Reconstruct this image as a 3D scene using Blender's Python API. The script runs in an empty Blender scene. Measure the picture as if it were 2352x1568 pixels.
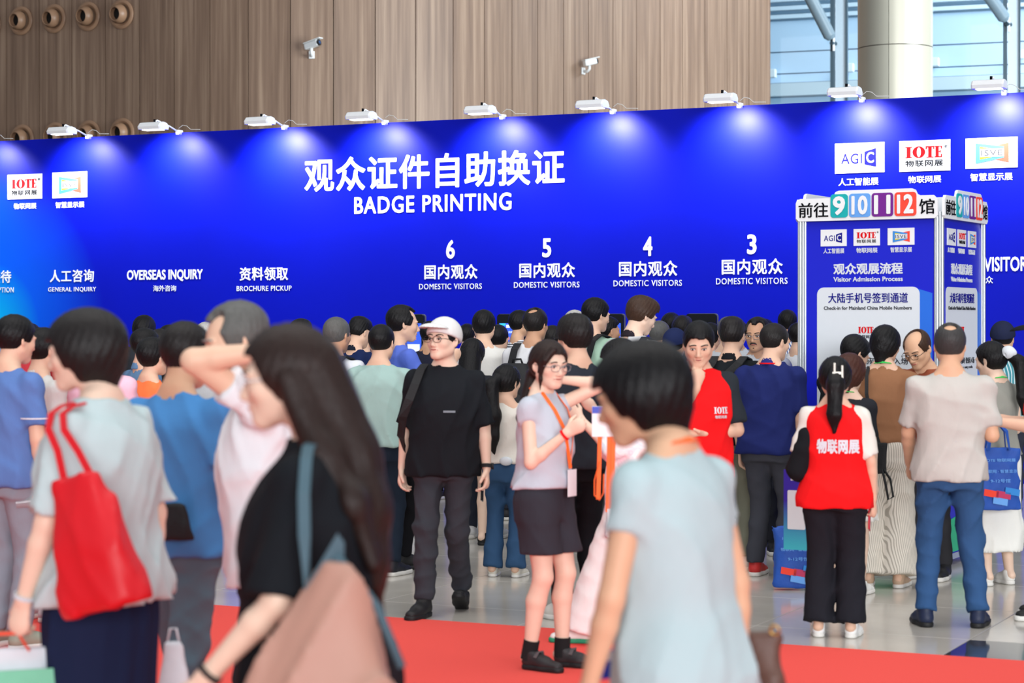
import bpy, bmesh, math, random, time
import numpy as np
from mathutils import Matrix, Vector
T0 = time.time()
random.seed(7); np.random.seed(7)
scene = bpy.context.scene
COL = scene.collection
R = math.radians

# ------------------------------------------------------------------ camera, world, light, exposure
FPX, CX, HY, CH = 4800.0, 1176.0, 746.0, 1.68      # focal length in pixels, principal column, horizon row, eye height
cam_d = bpy.data.cameras.new('camera'); cam = bpy.data.objects.new('camera', cam_d); COL.objects.link(cam)
cam_d.sensor_width = 36.0; cam_d.lens = 36.0 * FPX / 2352.0
cam_d.shift_y = -(784.0 - HY) / 2352.0
cam_d.clip_end = 400
cam_d.dof.use_dof = True; cam_d.dof.focus_distance = 18.5; cam_d.dof.aperture_fstop = 3.4
cam.location = (0, 0, CH); cam.rotation_euler = (R(90), 0, 0)
scene.camera = cam

world = bpy.data.worlds.new('sky'); scene.world = world; world.use_nodes = True
wn = world.node_tree
bg = wn.nodes['Background']; bg.inputs[0].default_value = (0.80, 0.90, 1.0, 1); bg.inputs[1].default_value = 0.36

def area_light(name, loc, target, sx, sy, power, color=(1, 1, 1), spread=180):
    l = bpy.data.lights.new(name, 'AREA'); l.shape = 'RECTANGLE'; l.size = sx; l.size_y = sy
    l.energy = power; l.color = color; l.spread = R(spread)
    o = bpy.data.objects.new(name, l); COL.objects.link(o)
    o.location = loc
    o.rotation_euler = (Vector(target) - Vector(loc)).to_track_quat('-Z', 'Y').to_euler()
    return o
# hall roof lights, and the daylight of the long glass front on the far side
area_light('roof_light', (0, 10, 12.5), (0, 14, 0), 20, 14, 1750, (1.0, 0.97, 0.93))
area_light('front_fill', (8, -34, 8.0), (0, 14, 1.6), 34, 12, 20000, (0.97, 0.98, 1.0))  # added fill from behind the camera, no seen source; evens out the carpet's red bounce
area_light('facade_daylight', (22, 27, 7.0), (0, 47, 7), 14, 12, 7600, (0.82, 0.93, 1.0), spread=130)
area_light('courtyard_daylight', (22, 54, 17), (14, 62, 8), 14, 6, 6500, (0.92, 0.96, 1.0))

scene.view_settings.view_transform = 'Standard'; scene.view_settings.look = 'None'
scene.view_settings.gamma = 1.0; scene.view_settings.use_curve_mapping = False
scene.view_settings.exposure = -0.08
scene.cycles.use_denoising = True
scene.cycles.max_bounces = 6

# ------------------------------------------------------------------ helpers
def lin(c):
    return tuple(((v / 255.0) / 12.92 if v / 255.0 <= 0.04045 else ((v / 255.0 + 0.055) / 1.055) ** 2.4) for v in c)
MATS = {}
def mat(name, col, rough=0.6, metal=0.0, var=0.07, scale=18.0, bump=0.0, bscale=120.0, stretch=(1, 1, 1), spec=0.4, sheen=0.0, emit=0.0, trans=0.0, sss=0.0):
    """Procedural material: base colour with noise variation, optional fine relief. col in 0-255 sRGB."""
    if name in MATS: return MATS[name]
    m = bpy.data.materials.new(name); m.use_nodes = True; nt = m.node_tree; p = nt.nodes['Principled BSDF']
    c = lin(col)
    tc = nt.nodes.new('ShaderNodeTexCoord'); mp = nt.nodes.new('ShaderNodeMapping'); mp.inputs['Scale'].default_value = stretch
    nt.links.new(tc.outputs['Object'], mp.inputs['Vector'])
    nz = nt.nodes.new('ShaderNodeTexNoise'); nz.inputs['Scale'].default_value = scale; nz.inputs['Detail'].default_value = 4
    nt.links.new(mp.outputs[0], nz.inputs['Vector'])
    mx = nt.nodes.new('ShaderNodeMix'); mx.data_type = 'RGBA'
    mx.inputs[6].default_value = (*[v * (1 - var) for v in c], 1); mx.inputs[7].default_value = (*[min(1, v * (1 + var)) for v in c], 1)
    nt.links.new(nz.outputs['Fac'], mx.inputs[0]); nt.links.new(mx.outputs[2], p.inputs['Base Color'])
    p.inputs['Roughness'].default_value = rough; p.inputs['Metallic'].default_value = metal
    p.inputs['Specular IOR Level'].default_value = spec
    if sheen: p.inputs['Sheen Weight'].default_value = sheen
    if sss:
        p.inputs['Subsurface Weight'].default_value = sss; p.inputs['Subsurface Radius'].default_value = (0.012, 0.005, 0.003); p.inputs['Subsurface Scale'].default_value = 1.0
    if trans: p.inputs['Transmission Weight'].default_value = trans
    if emit:
        nt.links.new(mx.outputs[2], p.inputs['Emission Color']); p.inputs['Emission Strength'].default_value = emit
    if bump:
        n2 = nt.nodes.new('ShaderNodeTexNoise'); n2.inputs['Scale'].default_value = bscale; n2.inputs['Detail'].default_value = 3
        nt.links.new(mp.outputs[0], n2.inputs['Vector'])
        b = nt.nodes.new('ShaderNodeBump'); b.inputs['Strength'].default_value = bump; b.inputs['Distance'].default_value = 0.01
        nt.links.new(n2.outputs['Fac'], b.inputs['Height']); nt.links.new(b.outputs[0], p.inputs['Normal'])
    MATS[name] = m
    return m

def link(o, parent=None):
    COL.objects.link(o)
    if parent is not None: o.parent = parent
    return o
def tag(o, label, cat, group=None, kind=None):
    o['label'] = label; o['category'] = cat
    if group: o['group'] = group
    if kind: o['kind'] = kind
    return o
def empty(name, loc=(0, 0, 0), rz=0.0):
    o = bpy.data.objects.new(name, None); COL.objects.link(o); o.location = loc; o.rotation_euler = (0, 0, rz); o.empty_display_size = 0.1
    return o
def new_obj(name, me, m=None, parent=None, M=None):
    o = bpy.data.objects.new(name, me); link(o, parent)
    if M is not None: o.matrix_local = M
    if m is not None:
        if len(me.materials) == 0: me.materials.append(m)
        elif me.materials[0] != m:
            o.material_slots[0].link = 'OBJECT'; o.material_slots[0].material = m
    return o
def mesh_bm(bm, name='mesh', smooth=False):
    me = bpy.data.meshes.new(name); bm.to_mesh(me); bm.free()
    if smooth: me.shade_smooth()
    return me
def bm_box(bm, c, s, M=None, bevel=0.0):
    r = bmesh.ops.create_cube(bm, size=1.0)
    vs = r['verts']
    bmesh.ops.scale(bm, vec=s, verts=vs); bmesh.ops.translate(bm, vec=c, verts=vs)
    if bevel:
        es = list({e for v in vs for e in v.link_edges})
        rb = bmesh.ops.bevel(bm, geom=es, offset=bevel, segments=2, affect='EDGES', profile=0.5)
        vs = list({v for f in rb['faces'] for v in f.verts} | {v for v in vs if v.is_valid})
    if M is not None: bmesh.ops.transform(bm, matrix=M, verts=vs)
    return vs
def box_me(c, s, bevel=0.0, M=None):
    bm = bmesh.new(); bm_box(bm, c, s, M, bevel); return mesh_bm(bm)
def bm_cyl(bm, a, b, ra, rb=None, n=20, caps=True):
    a = Vector(a); b = Vector(b); rb = ra if rb is None else rb
    d = (b - a); L = d.length
    M = Matrix.Translation((a + b) / 2) @ d.to_track_quat('Z', 'Y').to_matrix().to_4x4()
    return bmesh.ops.create_cone(bm, cap_ends=caps, segments=n, radius1=ra, radius2=rb, depth=L, matrix=M)['verts']
def cyl_me(a, b, ra, rb=None, n=20):
    bm = bmesh.new(); bm_cyl(bm, a, b, ra, rb, n); me = mesh_bm(bm); me.shade_smooth(); me.set_sharp_from_angle(angle=R(40)); return me
def poly_me(pts, depth, rev=False):
    """Extruded flat outline: pts (x, z) in the local XZ plane, front face at y = -depth."""
    bm = bmesh.new()
    f = [bm.verts.new((x, -depth, z)) for x, z in pts]; b = [bm.verts.new((x, 0, z)) for x, z in pts]
    n = len(pts)
    bm.faces.new(f); bm.faces.new(b[::-1])
    for i in range(n): bm.faces.new((f[i], b[i], b[(i + 1) % n], f[(i + 1) % n]))
    bmesh.ops.recalc_face_normals(bm, faces=bm.faces); return mesh_bm(bm)
def rrect(x0, z0, x1, z1, r, n=5):
    pts = []
    for cx, cz, a0 in ((x1 - r, z1 - r, 0), (x0 + r, z1 - r, 90), (x0 + r, z0 + r, 180), (x1 - r, z0 + r, 270)):
        for i in range(n + 1):
            a = R(a0 + 90 * i / n); pts.append((cx + r * math.cos(a), cz + r * math.sin(a)))
    return pts
def tube_me(pts, r, n=8, closed=False, flat=None):
    """Tube along points; flat=(w, t) makes a strap."""
    pts = [Vector(p) for p in pts]; bm = bmesh.new(); rings = []
    up0 = Vector((0, 0, 1))
    for i, p in enumerate(pts):
        if closed: d = pts[(i + 1) % len(pts)] - pts[i - 1]
        else: d = pts[min(i + 1, len(pts) - 1)] - pts[max(i - 1, 0)]
        d.normalize()
        u = d.cross(up0)
        if u.length < 0.1: u = d.cross(Vector((0, 1, 0)))
        u.normalize(); v = d.cross(u)
        ring = []
        for k in range(n):
            a = 2 * math.pi * k / n
            ring.append(bm.verts.new(p + u * math.cos(a) * r + v * math.sin(a) * r))
        rings.append(ring)
    m = len(rings)
    for i in range(m if closed else m - 1):
        A = rings[i]; B = rings[(i + 1) % m]
        for k in range(n): bm.faces.new((A[k], A[(k + 1) % n], B[(k + 1) % n], B[k]))
    if not closed: bm.faces.new(rings[0][::-1]); bm.faces.new(rings[-1])
    bmesh.ops.recalc_face_normals(bm, faces=bm.faces)
    return mesh_bm(bm, smooth=True)
def strap_me(pts, width, thick, side):
    """Flat band along points; side = width direction (vector, or one per point)."""
    pts = [Vector(p) for p in pts]; bm = bmesh.new(); rings = []
    for i, p in enumerate(pts):
        d = (pts[min(i + 1, len(pts) - 1)] - pts[max(i - 1, 0)]).normalized()
        s = Vector(side[i] if isinstance(side, list) else side); s = (s - d * s.dot(d)).normalized(); nn = d.cross(s)
        rings.append([bm.verts.new(p + s * a * width / 2 + nn * b * thick / 2) for a, b in ((-1, -1), (1, -1), (1, 1), (-1, 1))])
    for A, B in zip(rings[:-1], rings[1:]):
        for k in range(4): bm.faces.new((A[k], A[(k + 1) % 4], B[(k + 1) % 4], B[k]))
    bm.faces.new(rings[0][::-1]); bm.faces.new(rings[-1]); bmesh.ops.recalc_face_normals(bm, faces=bm.faces)
    return mesh_bm(bm)
def lathe_me(prof, n=32, axis='Y'):
    """prof: (radius, along) pairs turned about the local Y axis."""
    bm = bmesh.new(); rings = []
    for r, t in prof:
        rings.append([bm.verts.new((r * math.cos(2 * math.pi * k / n), t, r * math.sin(2 * math.pi * k / n))) for k in range(n)])
    for A, B in zip(rings[:-1], rings[1:]):
        for k in range(n): bm.faces.new((A[k], A[(k + 1) % n], B[(k + 1) % n], B[k]))
    bmesh.ops.recalc_face_normals(bm, faces=bm.faces)
    me = mesh_bm(bm); me.shade_smooth(); me.set_sharp_from_angle(angle=R(35)); return me

# lettering: glyph outlines made into thin solid meshes and fitted to a rectangle
def text_me(body, w, h, bold=0.0, depth=0.004, space=1.0):
    """Glyph outlines as a thin solid in the local XZ plane, centred, w wide and h high, facing -Y; bold thickens the strokes."""
    cu = bpy.data.curves.new('lettering', 'FONT'); cu.body = body; cu.size = 1.0; cu.offset = min(bold, 0.0); cu.extrude = 0.01; cu.space_character = space
    cu.resolution_u = 3
    o = bpy.data.objects.new('lettering', cu); COL.objects.link(o)
    dg = bpy.context.evaluated_depsgraph_get()
    me = bpy.data.meshes.new_from_object(o.evaluated_get(dg)); bpy.data.objects.remove(o); bpy.data.curves.remove(cu)
    if bold > 0:
        bm = bmesh.new(); bm.from_mesh(me); src = list(bm.verts) + list(bm.edges) + list(bm.faces)
        for k in range(8):
            a = math.pi * k / 4 + 0.39
            g = bmesh.ops.duplicate(bm, geom=src)['geom']
            bmesh.ops.translate(bm, vec=(bold * math.cos(a), bold * math.sin(a), 0.0004 * k), verts=[v for v in g if isinstance(v, bmesh.types.BMVert)])
        bm.to_mesh(me); bm.free()
    n = len(me.vertices); co = np.empty(n * 3, np.float32); me.vertices.foreach_get('co', co); co = co.reshape(-1, 3)
    lo, hi = co.min(0), co.max(0); c = (lo + hi) / 2; d = np.maximum(hi - lo, 1e-6)
    out = np.empty_like(co)
    out[:, 0] = (co[:, 0] - c[0]) / d[0] * w; out[:, 2] = (co[:, 1] - c[1]) / d[1] * h; out[:, 1] = -(co[:, 2] - lo[2]) / d[2] * depth
    me.vertices.foreach_set('co', out.ravel()); me.update()
    return me
def serif_iote(w, h, depth=0.004):
    """The four serif capitals I O T E as one solid, in a w x h rectangle centred on the origin."""
    bm = bmesh.new()
    def bx(x0, z0, x1, z1): bm_box(bm, ((x0 + x1) / 2, -depth / 2, (z0 + z1) / 2), (x1 - x0, depth, z1 - z0))
    u = w / 100.0; v = h / 100.0; X = -w / 2; Z = -h / 2
    def q(x0, z0, x1, z1): bx(X + x0 * u, Z + z0 * v, X + x1 * u, Z + z1 * v)
    q(4, 4, 14, 96); q(0, 0, 18, 7); q(0, 93, 18, 100)
    n = 28; cx, cz = X + 37 * u, 0
    for k in range(n):
        a0, a1 = 2 * math.pi * k / n, 2 * math.pi * (k + 1) / n
        P = []
        for a in (a0, a1):
            P.append(((cx + 17 * u * math.cos(a), cz + 52 * v * math.sin(a)), (cx + 6 * u * math.cos(a), cz + 45 * v * math.sin(a))))
        vs = []
        for y in (-depth, 0):
            vs.append([bm.verts.new((p[0], y, p[1])) for p in (P[0][0], P[1][0], P[1][1], P[0][1])])
        bm.faces.new(vs[0]); bm.faces.new(vs[1][::-1])
        bm.faces.new((vs[0][0], vs[0][1], vs[1][1], vs[1][0])); bm.faces.new((vs[0][3], vs[0][2], vs[1][2], vs[1][3]))
    q(63, 4, 72, 96); q(58, 0, 77, 6); q(56, 91, 79, 100); q(56, 74, 58.5, 92); q(76.5, 74, 79, 92)
    q(83, 4, 91, 96); q(80, 0, 100, 7); q(80, 93, 100, 100); q(97.5, 0, 100, 27); q(97.5, 74, 100, 100); q(90, 48, 95, 53); q(94, 40, 96.5, 61)
    bmesh.ops.recalc_face_normals(bm, faces=bm.faces)
    return mesh_bm(bm)
# ------------------------------------------------------------------ the setting
AW = math.atan(0.48)                                   # the backdrop runs at this angle to the picture plane
U = Vector((math.cos(AW), -math.sin(AW), 0)); NRM = Vector((-math.sin(AW), -math.cos(AW), 0)); ZV = Vector((0, 0, 1))
W0 = Vector((0, 24.70, 0)); TOP = 4.14
def wall_sz(px, py):
    r = (px - CX) / FPX; s = r * W0.y / (U.x - r * U.y); Y = W0.y + s * U.y
    return s, CH + (HY - py) * Y / FPX
WALL_M = Matrix((( U.x, -NRM.x, 0, W0.x), (U.y, -NRM.y, 0, W0.y), (0, 0, 1, 0), (0, 0, 0, 1)))   # local x along wall, -y out of the wall
def at_depth(px, py, Y): return Vector(((px - CX) * Y / FPX, Y, CH + (HY - py) * Y / FPX))

# floor: polished stone tiles laid on a slab
M_tile = mat('polished_stone', (198, 193, 184), rough=0.14, var=0.16, scale=3.0, spec=0.45)
M_tile_d = mat('dark_polished_stone', (62, 62, 64), rough=0.07, var=0.25, scale=5.0, spec=0.45)
M_joint = mat('tile_joint', (120, 115, 108), rough=0.6)
floor = new_obj('floor', box_me((0, 0, -0.06), (90, 110, 0.1)), M_joint); floor.location = (0, 40, 0); floor['kind'] = 'structure'
tile_me = box_me((0, 0, -0.006), (1.196, 1.196, 0.012), bevel=0.002)
ca, sa = math.cos(-AW), math.sin(-AW)
for i in range(-9, 9):
    for j in range(-8, 14):
        x = i * 1.2 * ca - j * 1.2 * sa; y = 13.0 + i * 1.2 * sa + j * 1.2 * ca
        if y < 7.0 or y > 27.5 or abs(x) > 0.30 * y + 1.5: continue
        px = CX + FPX * x / y
        dark = (px > 2180 and j in (-2, -1)) or (j == 5 and False)
        o = new_obj('floor_tile', tile_me, M_tile_d if dark else M_tile, floor, Matrix.Translation((x, y - 40, 0)) @ Matrix.Rotation(-AW, 4, 'Z'))
# red carpet in the foreground, its far edge parallel to the backdrop
M_carpet = mat('red_carpet', (250, 92, 84), rough=0.95, var=0.12, scale=160, bump=0.4, bscale=400, spec=0.1)
cp = Vector((0, FPX * CH / (1438 - HY), 0))
carpet = new_obj('red_carpet', box_me((0, -4.6, 0.003), (26, 9.2, 0.006)), M_carpet); carpet.location = cp; carpet.rotation_euler = (0, 0, -AW)
tag(carpet, 'bright red exhibition carpet laid over the polished stone floor', 'carpet')

# ---- printed backdrop wall
def backdrop_mat():
    m = bpy.data.materials.new('printed_blue_fabric'); m.use_nodes = True; nt = m.node_tree; p = nt.nodes['Principled BSDF']
    tc = nt.nodes.new('ShaderNodeTexCoord')
    # print: royal blue with a cyan glow printed around the far reception end
    sub = nt.nodes.new('ShaderNodeVectorMath'); sub.operation = 'SUBTRACT'; sub.inputs[1].default_value = (-7.8, 0, 1.55)
    nt.links.new(tc.outputs['Object'], sub.inputs[0])
    sc = nt.nodes.new('ShaderNodeVectorMath'); sc.operation = 'MULTIPLY'; sc.inputs[1].default_value = (0.52, 0, 0.46); nt.links.new(sub.outputs[0], sc.inputs[0])
    ln = nt.nodes.new('ShaderNodeVectorMath'); ln.operation = 'LENGTH'; nt.links.new(sc.outputs[0], ln.inputs[0])
    cr = nt.nodes.new('ShaderNodeValToRGB'); nt.links.new(ln.outputs['Value'], cr.inputs[0])
    e = cr.color_ramp.elements; e[0].position = 0.0; e[0].color = (*lin((0, 190, 240)), 1); e[1].position = 1.0; e[1].color = (*lin((1, 15, 168)), 1)
    k = cr.color_ramp.elements.new(0.45); k.color = (*lin((0, 80, 215)), 1)
    nz = nt.nodes.new('ShaderNodeTexNoise'); nz.inputs['Scale'].default_value = 1.3
    nt.links.new(tc.outputs['Object'], nz.inputs['Vector'])
    hv = nt.nodes.new('ShaderNodeHueSaturation'); mr = nt.nodes.new('ShaderNodeMapRange'); mr.inputs[3].default_value = 0.92; mr.inputs[4].default_value = 1.08
    nt.links.new(nz.outputs['Fac'], mr.inputs[0]); nt.links.new(mr.outputs[0], hv.inputs['Value']); nt.links.new(cr.outputs[0], hv.inputs['Color'])
    nt.links.new(hv.outputs[0], p.inputs['Base Color'])
    p.inputs['Roughness'].default_value = 0.46; p.inputs['Specular IOR Level'].default_value = 0.16
    return m
M_blue = backdrop_mat(); MATS['printed_blue_fabric'] = M_blue
M_white = mat('white_print', (214, 220, 228), rough=0.5, var=0.02)
M_red = mat('red_print', (214, 22, 28), rough=0.5, var=0.03)
M_black = mat('black_print', (14, 15, 20), rough=0.5, var=0.1)
M_navy_print = mat('navy_print', (24, 24, 130), rough=0.5, var=0.03)
M_cyan_print = mat('sky_blue_print', (64, 140, 215), rough=0.5, var=0.03)
M_coral = mat('coral_print', (240, 78, 62), rough=0.5, var=0.03)
M_yellow = mat('yellow_print', (228, 214, 40), rough=0.5, var=0.03)
M_teal = mat('teal_print', (12, 170, 172), rough=0.5, var=0.03)
M_purple = mat('purple_print', (112, 28, 140), rough=0.5, var=0.03)
M_light_blue = mat('light_blue_print', (100, 162, 232), rough=0.5, var=0.03)
M_grey_print = mat('grey_print', (60, 62, 70), rough=0.5, var=0.03)
M_violet = mat('violet_print', (70, 62, 200), rough=0.5, var=0.03)

for m_ in (M_white, M_red, M_black, M_navy_print, M_cyan_print, M_coral, M_yellow, M_grey_print):      # matt print
    p_ = m_.node_tree.nodes['Principled BSDF']; p_.inputs['Roughness'].default_value = 0.8; p_.inputs['Specular IOR Level'].default_value = 0.08
backdrop = empty('backdrop_wall'); backdrop.matrix_world = WALL_M
tag(backdrop, 'long royal blue printed backdrop wall with white bilingual lettering behind the queue', 'backdrop')
new_obj('printed_panel', box_me((0.5, 0.06, TOP / 2), (24.0, 0.12, TOP)), M_blue, backdrop)

def wtext(body, x0, x1, y0, y1, bold=0.02, m=M_white, parent=backdrop, depth=0.006, space=1.0):
    s0, _ = wall_sz(x0, y0); s1, _ = wall_sz(x1, y0); sm = (s0 + s1) / 2; xm = (x0 + x1) / 2
    _, zt = wall_sz(xm, y0); _, zb = wall_sz(xm, y1)
    o = new_obj('lettering', text_me(body, s1 - s0, zt - zb, bold, depth, space), m, parent); o.location = (sm, -0.0005, (zt + zb) / 2)
    return o
wtext('观众证件自助换证', 700, 1297, 352, 432, 0.022, space=1.05)
wtext('BADGE PRINTING', 814, 1175, 447, 487, 0.022, space=1.12)
for n, xc, yt in (('6', 1035, 551), ('5', 1256, 547), ('4', 1488, 543), ('3', 1727, 538)):
    dd = (xc - 1035) / 692.0
    wtext(n, xc - 10 - dd, xc + 10 + dd, yt, yt + 43 + 3 * dd, 0.03)
    hw = 60 + 9 * dd
    wtext('国内观众', xc - hw, xc + hw + 2, yt + 56, yt + 90 + 2 * dd, 0.021, space=1.08)
    hw = 72 + 10 * dd
    wtext('DOMESTIC VISITORS', xc - hw, xc + hw, yt + 100, yt + 113 + 1.5 * dd, 0.008, space=1.12)
wtext('人工咨询', 115, 216, 619, 648, 0.021, space=1.08)
wtext('GENERAL INQUIRY', 111, 221, 659, 671, 0.008, space=1.1)
wtext('OVERSEAS INQUIRY', 292, 466, 619, 646, 0.03)
wtext('海外咨询', 352, 405, 655, 669, 0.012)
wtext('资料领取', 551, 662, 613, 644, 0.021, space=1.08)
wtext('BROCHURE PICKUP', 544, 670, 656, 668, 0.008, space=1.1)
wtext('海外接待', -72, 26, 621, 650, 0.021, space=1.08)
wtext('OVERSEAS RECEPTION', -90, 32, 660, 672, 0.008, space=1.1)
wtext('OVERSEAS VISITORS', 2130, 2372, 590, 624, 0.03)
wtext('海外观众', 2208, 2281, 634, 651, 0.012)

def logo_iote(par, w, h, D=0.004):
    o = new_obj('serif_lettering', serif_iote(w * 0.72, h * 0.36, D), M_red, par); o.location = (-0.02 * w, 0, 0.12 * h)
    o = new_obj('caption', text_me('物联网展', w * 0.74, h * 0.21, 0.006, D, 1.15), M_black, par); o.location = (-0.01 * w, 0, -0.24 * h)
    o = new_obj('registered_mark', text_me('®', w * 0.06, h * 0.10, 0, D), M_grey_print, par); o.location = (0.42 * w, 0, 0.28 * h)
def logo_agic(par, w, h, D=0.004):
    o = new_obj('thin_lettering', text_me('AGI', w * 0.42, h * 0.34, 0.006, D, 1.1), M_navy_print, par); o.location = (-0.16 * w, 0, -0.02 * h)
    o = new_obj('letter_block', poly_me([(0.10 * w, -0.22 * h), (0.33 * w, -0.31 * h), (0.33 * w, 0.31 * h), (0.10 * w, 0.20 * h)], D), M_navy_print, par)
    o = new_obj('letter', text_me('C', w * 0.155, h * 0.36, 0.02, D * 0.6), M_white, par); o.location = (0.215 * w, -D, 0)
def logo_isve(par, w, h, D=0.004):
    new_obj('coral_frame', poly_me([(0.0, -0.19 * h), (0.33 * w, -0.33 * h), (0.33 * w, 0.32 * h), (0.0, 0.21 * h)], D), M_coral, par)
    o = new_obj('blue_frame', poly_me([(-0.30 * w, -0.34 * h), (0.24 * w, -0.17 * h), (0.24 * w, 0.20 * h), (-0.30 * w, 0.33 * h)], D * 0.5), M_cyan_print, par); o.location = (0, -D, 0)
    o = new_obj('yellow_field', poly_me([(-0.22 * w, -0.21 * h), (0.0, -0.15 * h), (0.0, 0.15 * h), (-0.22 * w, 0.21 * h)], D * 0.5), M_yellow, par); o.location = (0, -D * 1.5, 0)
    o = new_obj('white_field', poly_me([(-0.22 * w, -0.13 * h), (0.245 * w, -0.13 * h), (0.245 * w, 0.14 * h), (-0.22 * w, 0.14 * h)], D * 0.5), M_white, par); o.location = (0, -D * 2, 0)
    o = new_obj('lettering', text_me('ISVE', w * 0.41, h * 0.19, 0.004, D * 0.5, 1.15), M_grey_print, par); o.location = (0.01 * w, -D * 2.5, 0.0)
LOGOS = {'agic': logo_agic, 'iote': logo_iote, 'isve': logo_isve}
def wlogo(kind, x0, x1, y0, y1):
    s0, _ = wall_sz(x0, y0); s1, _ = wall_sz(x1, y0); xm = (x0 + x1) / 2
    _, zt = wall_sz(xm, y0); _, zb = wall_sz(xm, y1); w, h = s1 - s0, zt - zb
    o = new_obj('logo_plate', box_me((0, -0.004, 0), (w, 0.008, h)), M_white, backdrop); o.location = ((s0 + s1) / 2, 0, (zt + zb) / 2)
    e = o
    class P: pass
    # logo pieces lie on the plate
    before = set(o.children)
    LOGOS[kind](o, w, h)
    for c in o.children: c.location.y -= 0.008
    return o
wlogo('iote', 18, 97, 400, 457); wtext('物联网展', 32, 84, 466, 480, 0.015)
wlogo('isve', 121, 201, 395, 454); wtext('智慧显示展', 128, 194, 463, 477, 0.015)
wlogo('agic', 1918, 2032, 328, 397); wtext('人工智能展', 1926, 2018, 408, 426, 0.018)
wlogo('iote', 2066, 2183, 322, 393); wtext('物联网展', 2086, 2162, 403, 420, 0.018)
wlogo('isve', 2218, 2338, 316, 386); wtext('智慧显示展', 2229, 2326, 397, 415, 0.018)

# ---- arm spotlights clamped on the backdrop's top edge
M_lampw = mat('white_enamel', (236, 238, 240), rough=0.3, var=0.03)
M_wire = mat('pale_cable', (205, 205, 200), rough=0.6)
M_glow = mat('lamp_lens', (255, 250, 240), rough=0.3, emit=3.0, var=0.0)
prof = [(-0.10, -0.035), (0.10, -0.035), (0.115, 0.0), (0.07, 0.05), (0.0, 0.062), (-0.07, 0.05), (-0.115, 0.0)]
def lamp_meshes():
    # housing: curved cover, 0.34 m along the wall
    bm = bmesh.new(); L = 0.17; rings = []
    for x in (-L, -L * 0.9, L * 0.9, L):
        k = 0.86 if abs(x) == L else 1.0
        rings.append([bm.verts.new((x, y * k, z * k if z > 0 else z)) for y, z in prof])
    for A, B in zip(rings[:-1], rings[1:]):
        for i in range(len(prof)): bm.faces.new((A[i], A[(i + 1) % len(prof)], B[(i + 1) % len(prof)], B[i]))
    bm.faces.new(rings[0]); bm.faces.new(rings[-1][::-1]); bmesh.ops.recalc_face_normals(bm, faces=bm.faces)
    return mesh_bm(bm)
hous_me = lamp_meshes(); lens_me = box_me((0, 0.0, -0.040), (0.26, 0.12, 0.006))
arm_me = tube_me([(0.02, 0.0, 0.06), (0.03, 0.04, 0.085), (0.04, 0.30, 0.03), (0.05, 0.46, -0.02)], 0.011, 8)
clamp_me = box_me((0.05, 0.50, -0.03), (0.05, 0.10, 0.06), bevel=0.008)
knob_me = cyl_me((0.02, 0.0, 0.055), (0.02, 0.0, 0.095), 0.014)
wire_me = tube_me([(0.06, 0.47, 0.02), (0.10, 0.50, 0.06), (0.15, 0.52, 0.05), (0.20, 0.53, 0.005), (0.34, 0.54, 0.0)], 0.004, 6)
OUT = 0.52
lamp_x = [-78, 142, 352, 597, 830, 1103, 1360, 1655, 1940, 2272]
for k, px in enumerate(lamp_x):
    r = (px - CX) / FPX; O = W0 + NRM * OUT
    s = r * O.y / (U.x - r * U.y) - r * O.x / (U.x - r * U.y) * 0 ; s = (r * O.y - O.x) / (U.x - r * U.y)
    lp = empty('arm_spotlight'); lp.matrix_world = WALL_M @ Matrix.Translation((s, -OUT, TOP + 0.03))
    where = ['past the far end of the logo plates', 'over the first pair of logo plates', 'right above the overseas inquiry lettering', 'above the brochure pickup lettering', 'over the first big white character',
             'over the middle of the big white title', 'over the last big white character', 'above the counter number 3', 'above the violet block logo plate', 'above the coral and blue frame logo plate'][k]
    tag(lp, 'white arm spotlight clamped on the blue backdrop, ' + where, 'spotlight', 'arm spotlights along the backdrop')
    h = new_obj('housing', hous_me, M_lampw, lp); new_obj('lens', lens_me, M_glow, h)
    new_obj('arm', arm_me, M_lampw, lp); new_obj('clamp', clamp_me, M_lampw, lp); new_obj('knob', knob_me, M_black, lp); new_obj('cable', wire_me, M_wire, lp)
    l = bpy.data.lights.new('spot_bulb', 'SPOT'); l.spot_size = R(122); l.spot_blend = 0.95; l.shadow_soft_size = 0.06; l.energy = 300 if k != 3 else 420; l.color = (1, 0.97, 0.95)
    lo = bpy.data.objects.new('spot_bulb', l); COL.objects.link(lo); lo.parent = lp; lo.location = (0, 0.03, -0.075)
    lo.rotation_euler = Vector((0, 0.66, -0.72)).to_track_quat('-Z', 'Y').to_euler()

# ---- curved timber wall far behind
PX = [-135, -60, 15, 90, 165, 242, 320, 400, 482, 570, 667, 766, 862, 955, 1041, 1113, 1176, 1235, 1294, 1352, 1408, 1462, 1516, 1568, 1619, 1670, 1720, 1770]
PW = 0.9
k0 = 10; d0 = FPX * PW / 99.0 * 1.0
rays = [(p - CX) / FPX for p in PX]
pts = {k0: Vector((rays[k0] * d0, d0)), k0 + 1: Vector((rays[k0 + 1] * d0, d0))}
def march(P, r):
    # point (r t, t) at distance PW from P, far solution
    a = r * r + 1; b = -2 * (r * P.x + P.y); c = P.length_squared - PW * PW; disc = b * b - 4 * a * c
    t = (-b + math.sqrt(max(disc, 0))) / (2 * a); return Vector((r * t, t))
for i in range(k0 - 1, -1, -1): pts[i] = march(pts[i + 1], rays[i])
for i in range(k0 + 2, len(PX)): pts[i] = march(pts[i - 1], rays[i])
dep = [pts[i].y for i in range(len(PX))]
for _ in range(3): dep = [dep[0]] + [0.25 * dep[i - 1] + 0.5 * dep[i] + 0.25 * dep[i + 1] for i in range(1, len(dep) - 1)] + [dep[-1]]
WPTS = [Vector((rays[i] * dep[i], dep[i], 0)) for i in range(len(PX))]
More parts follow.
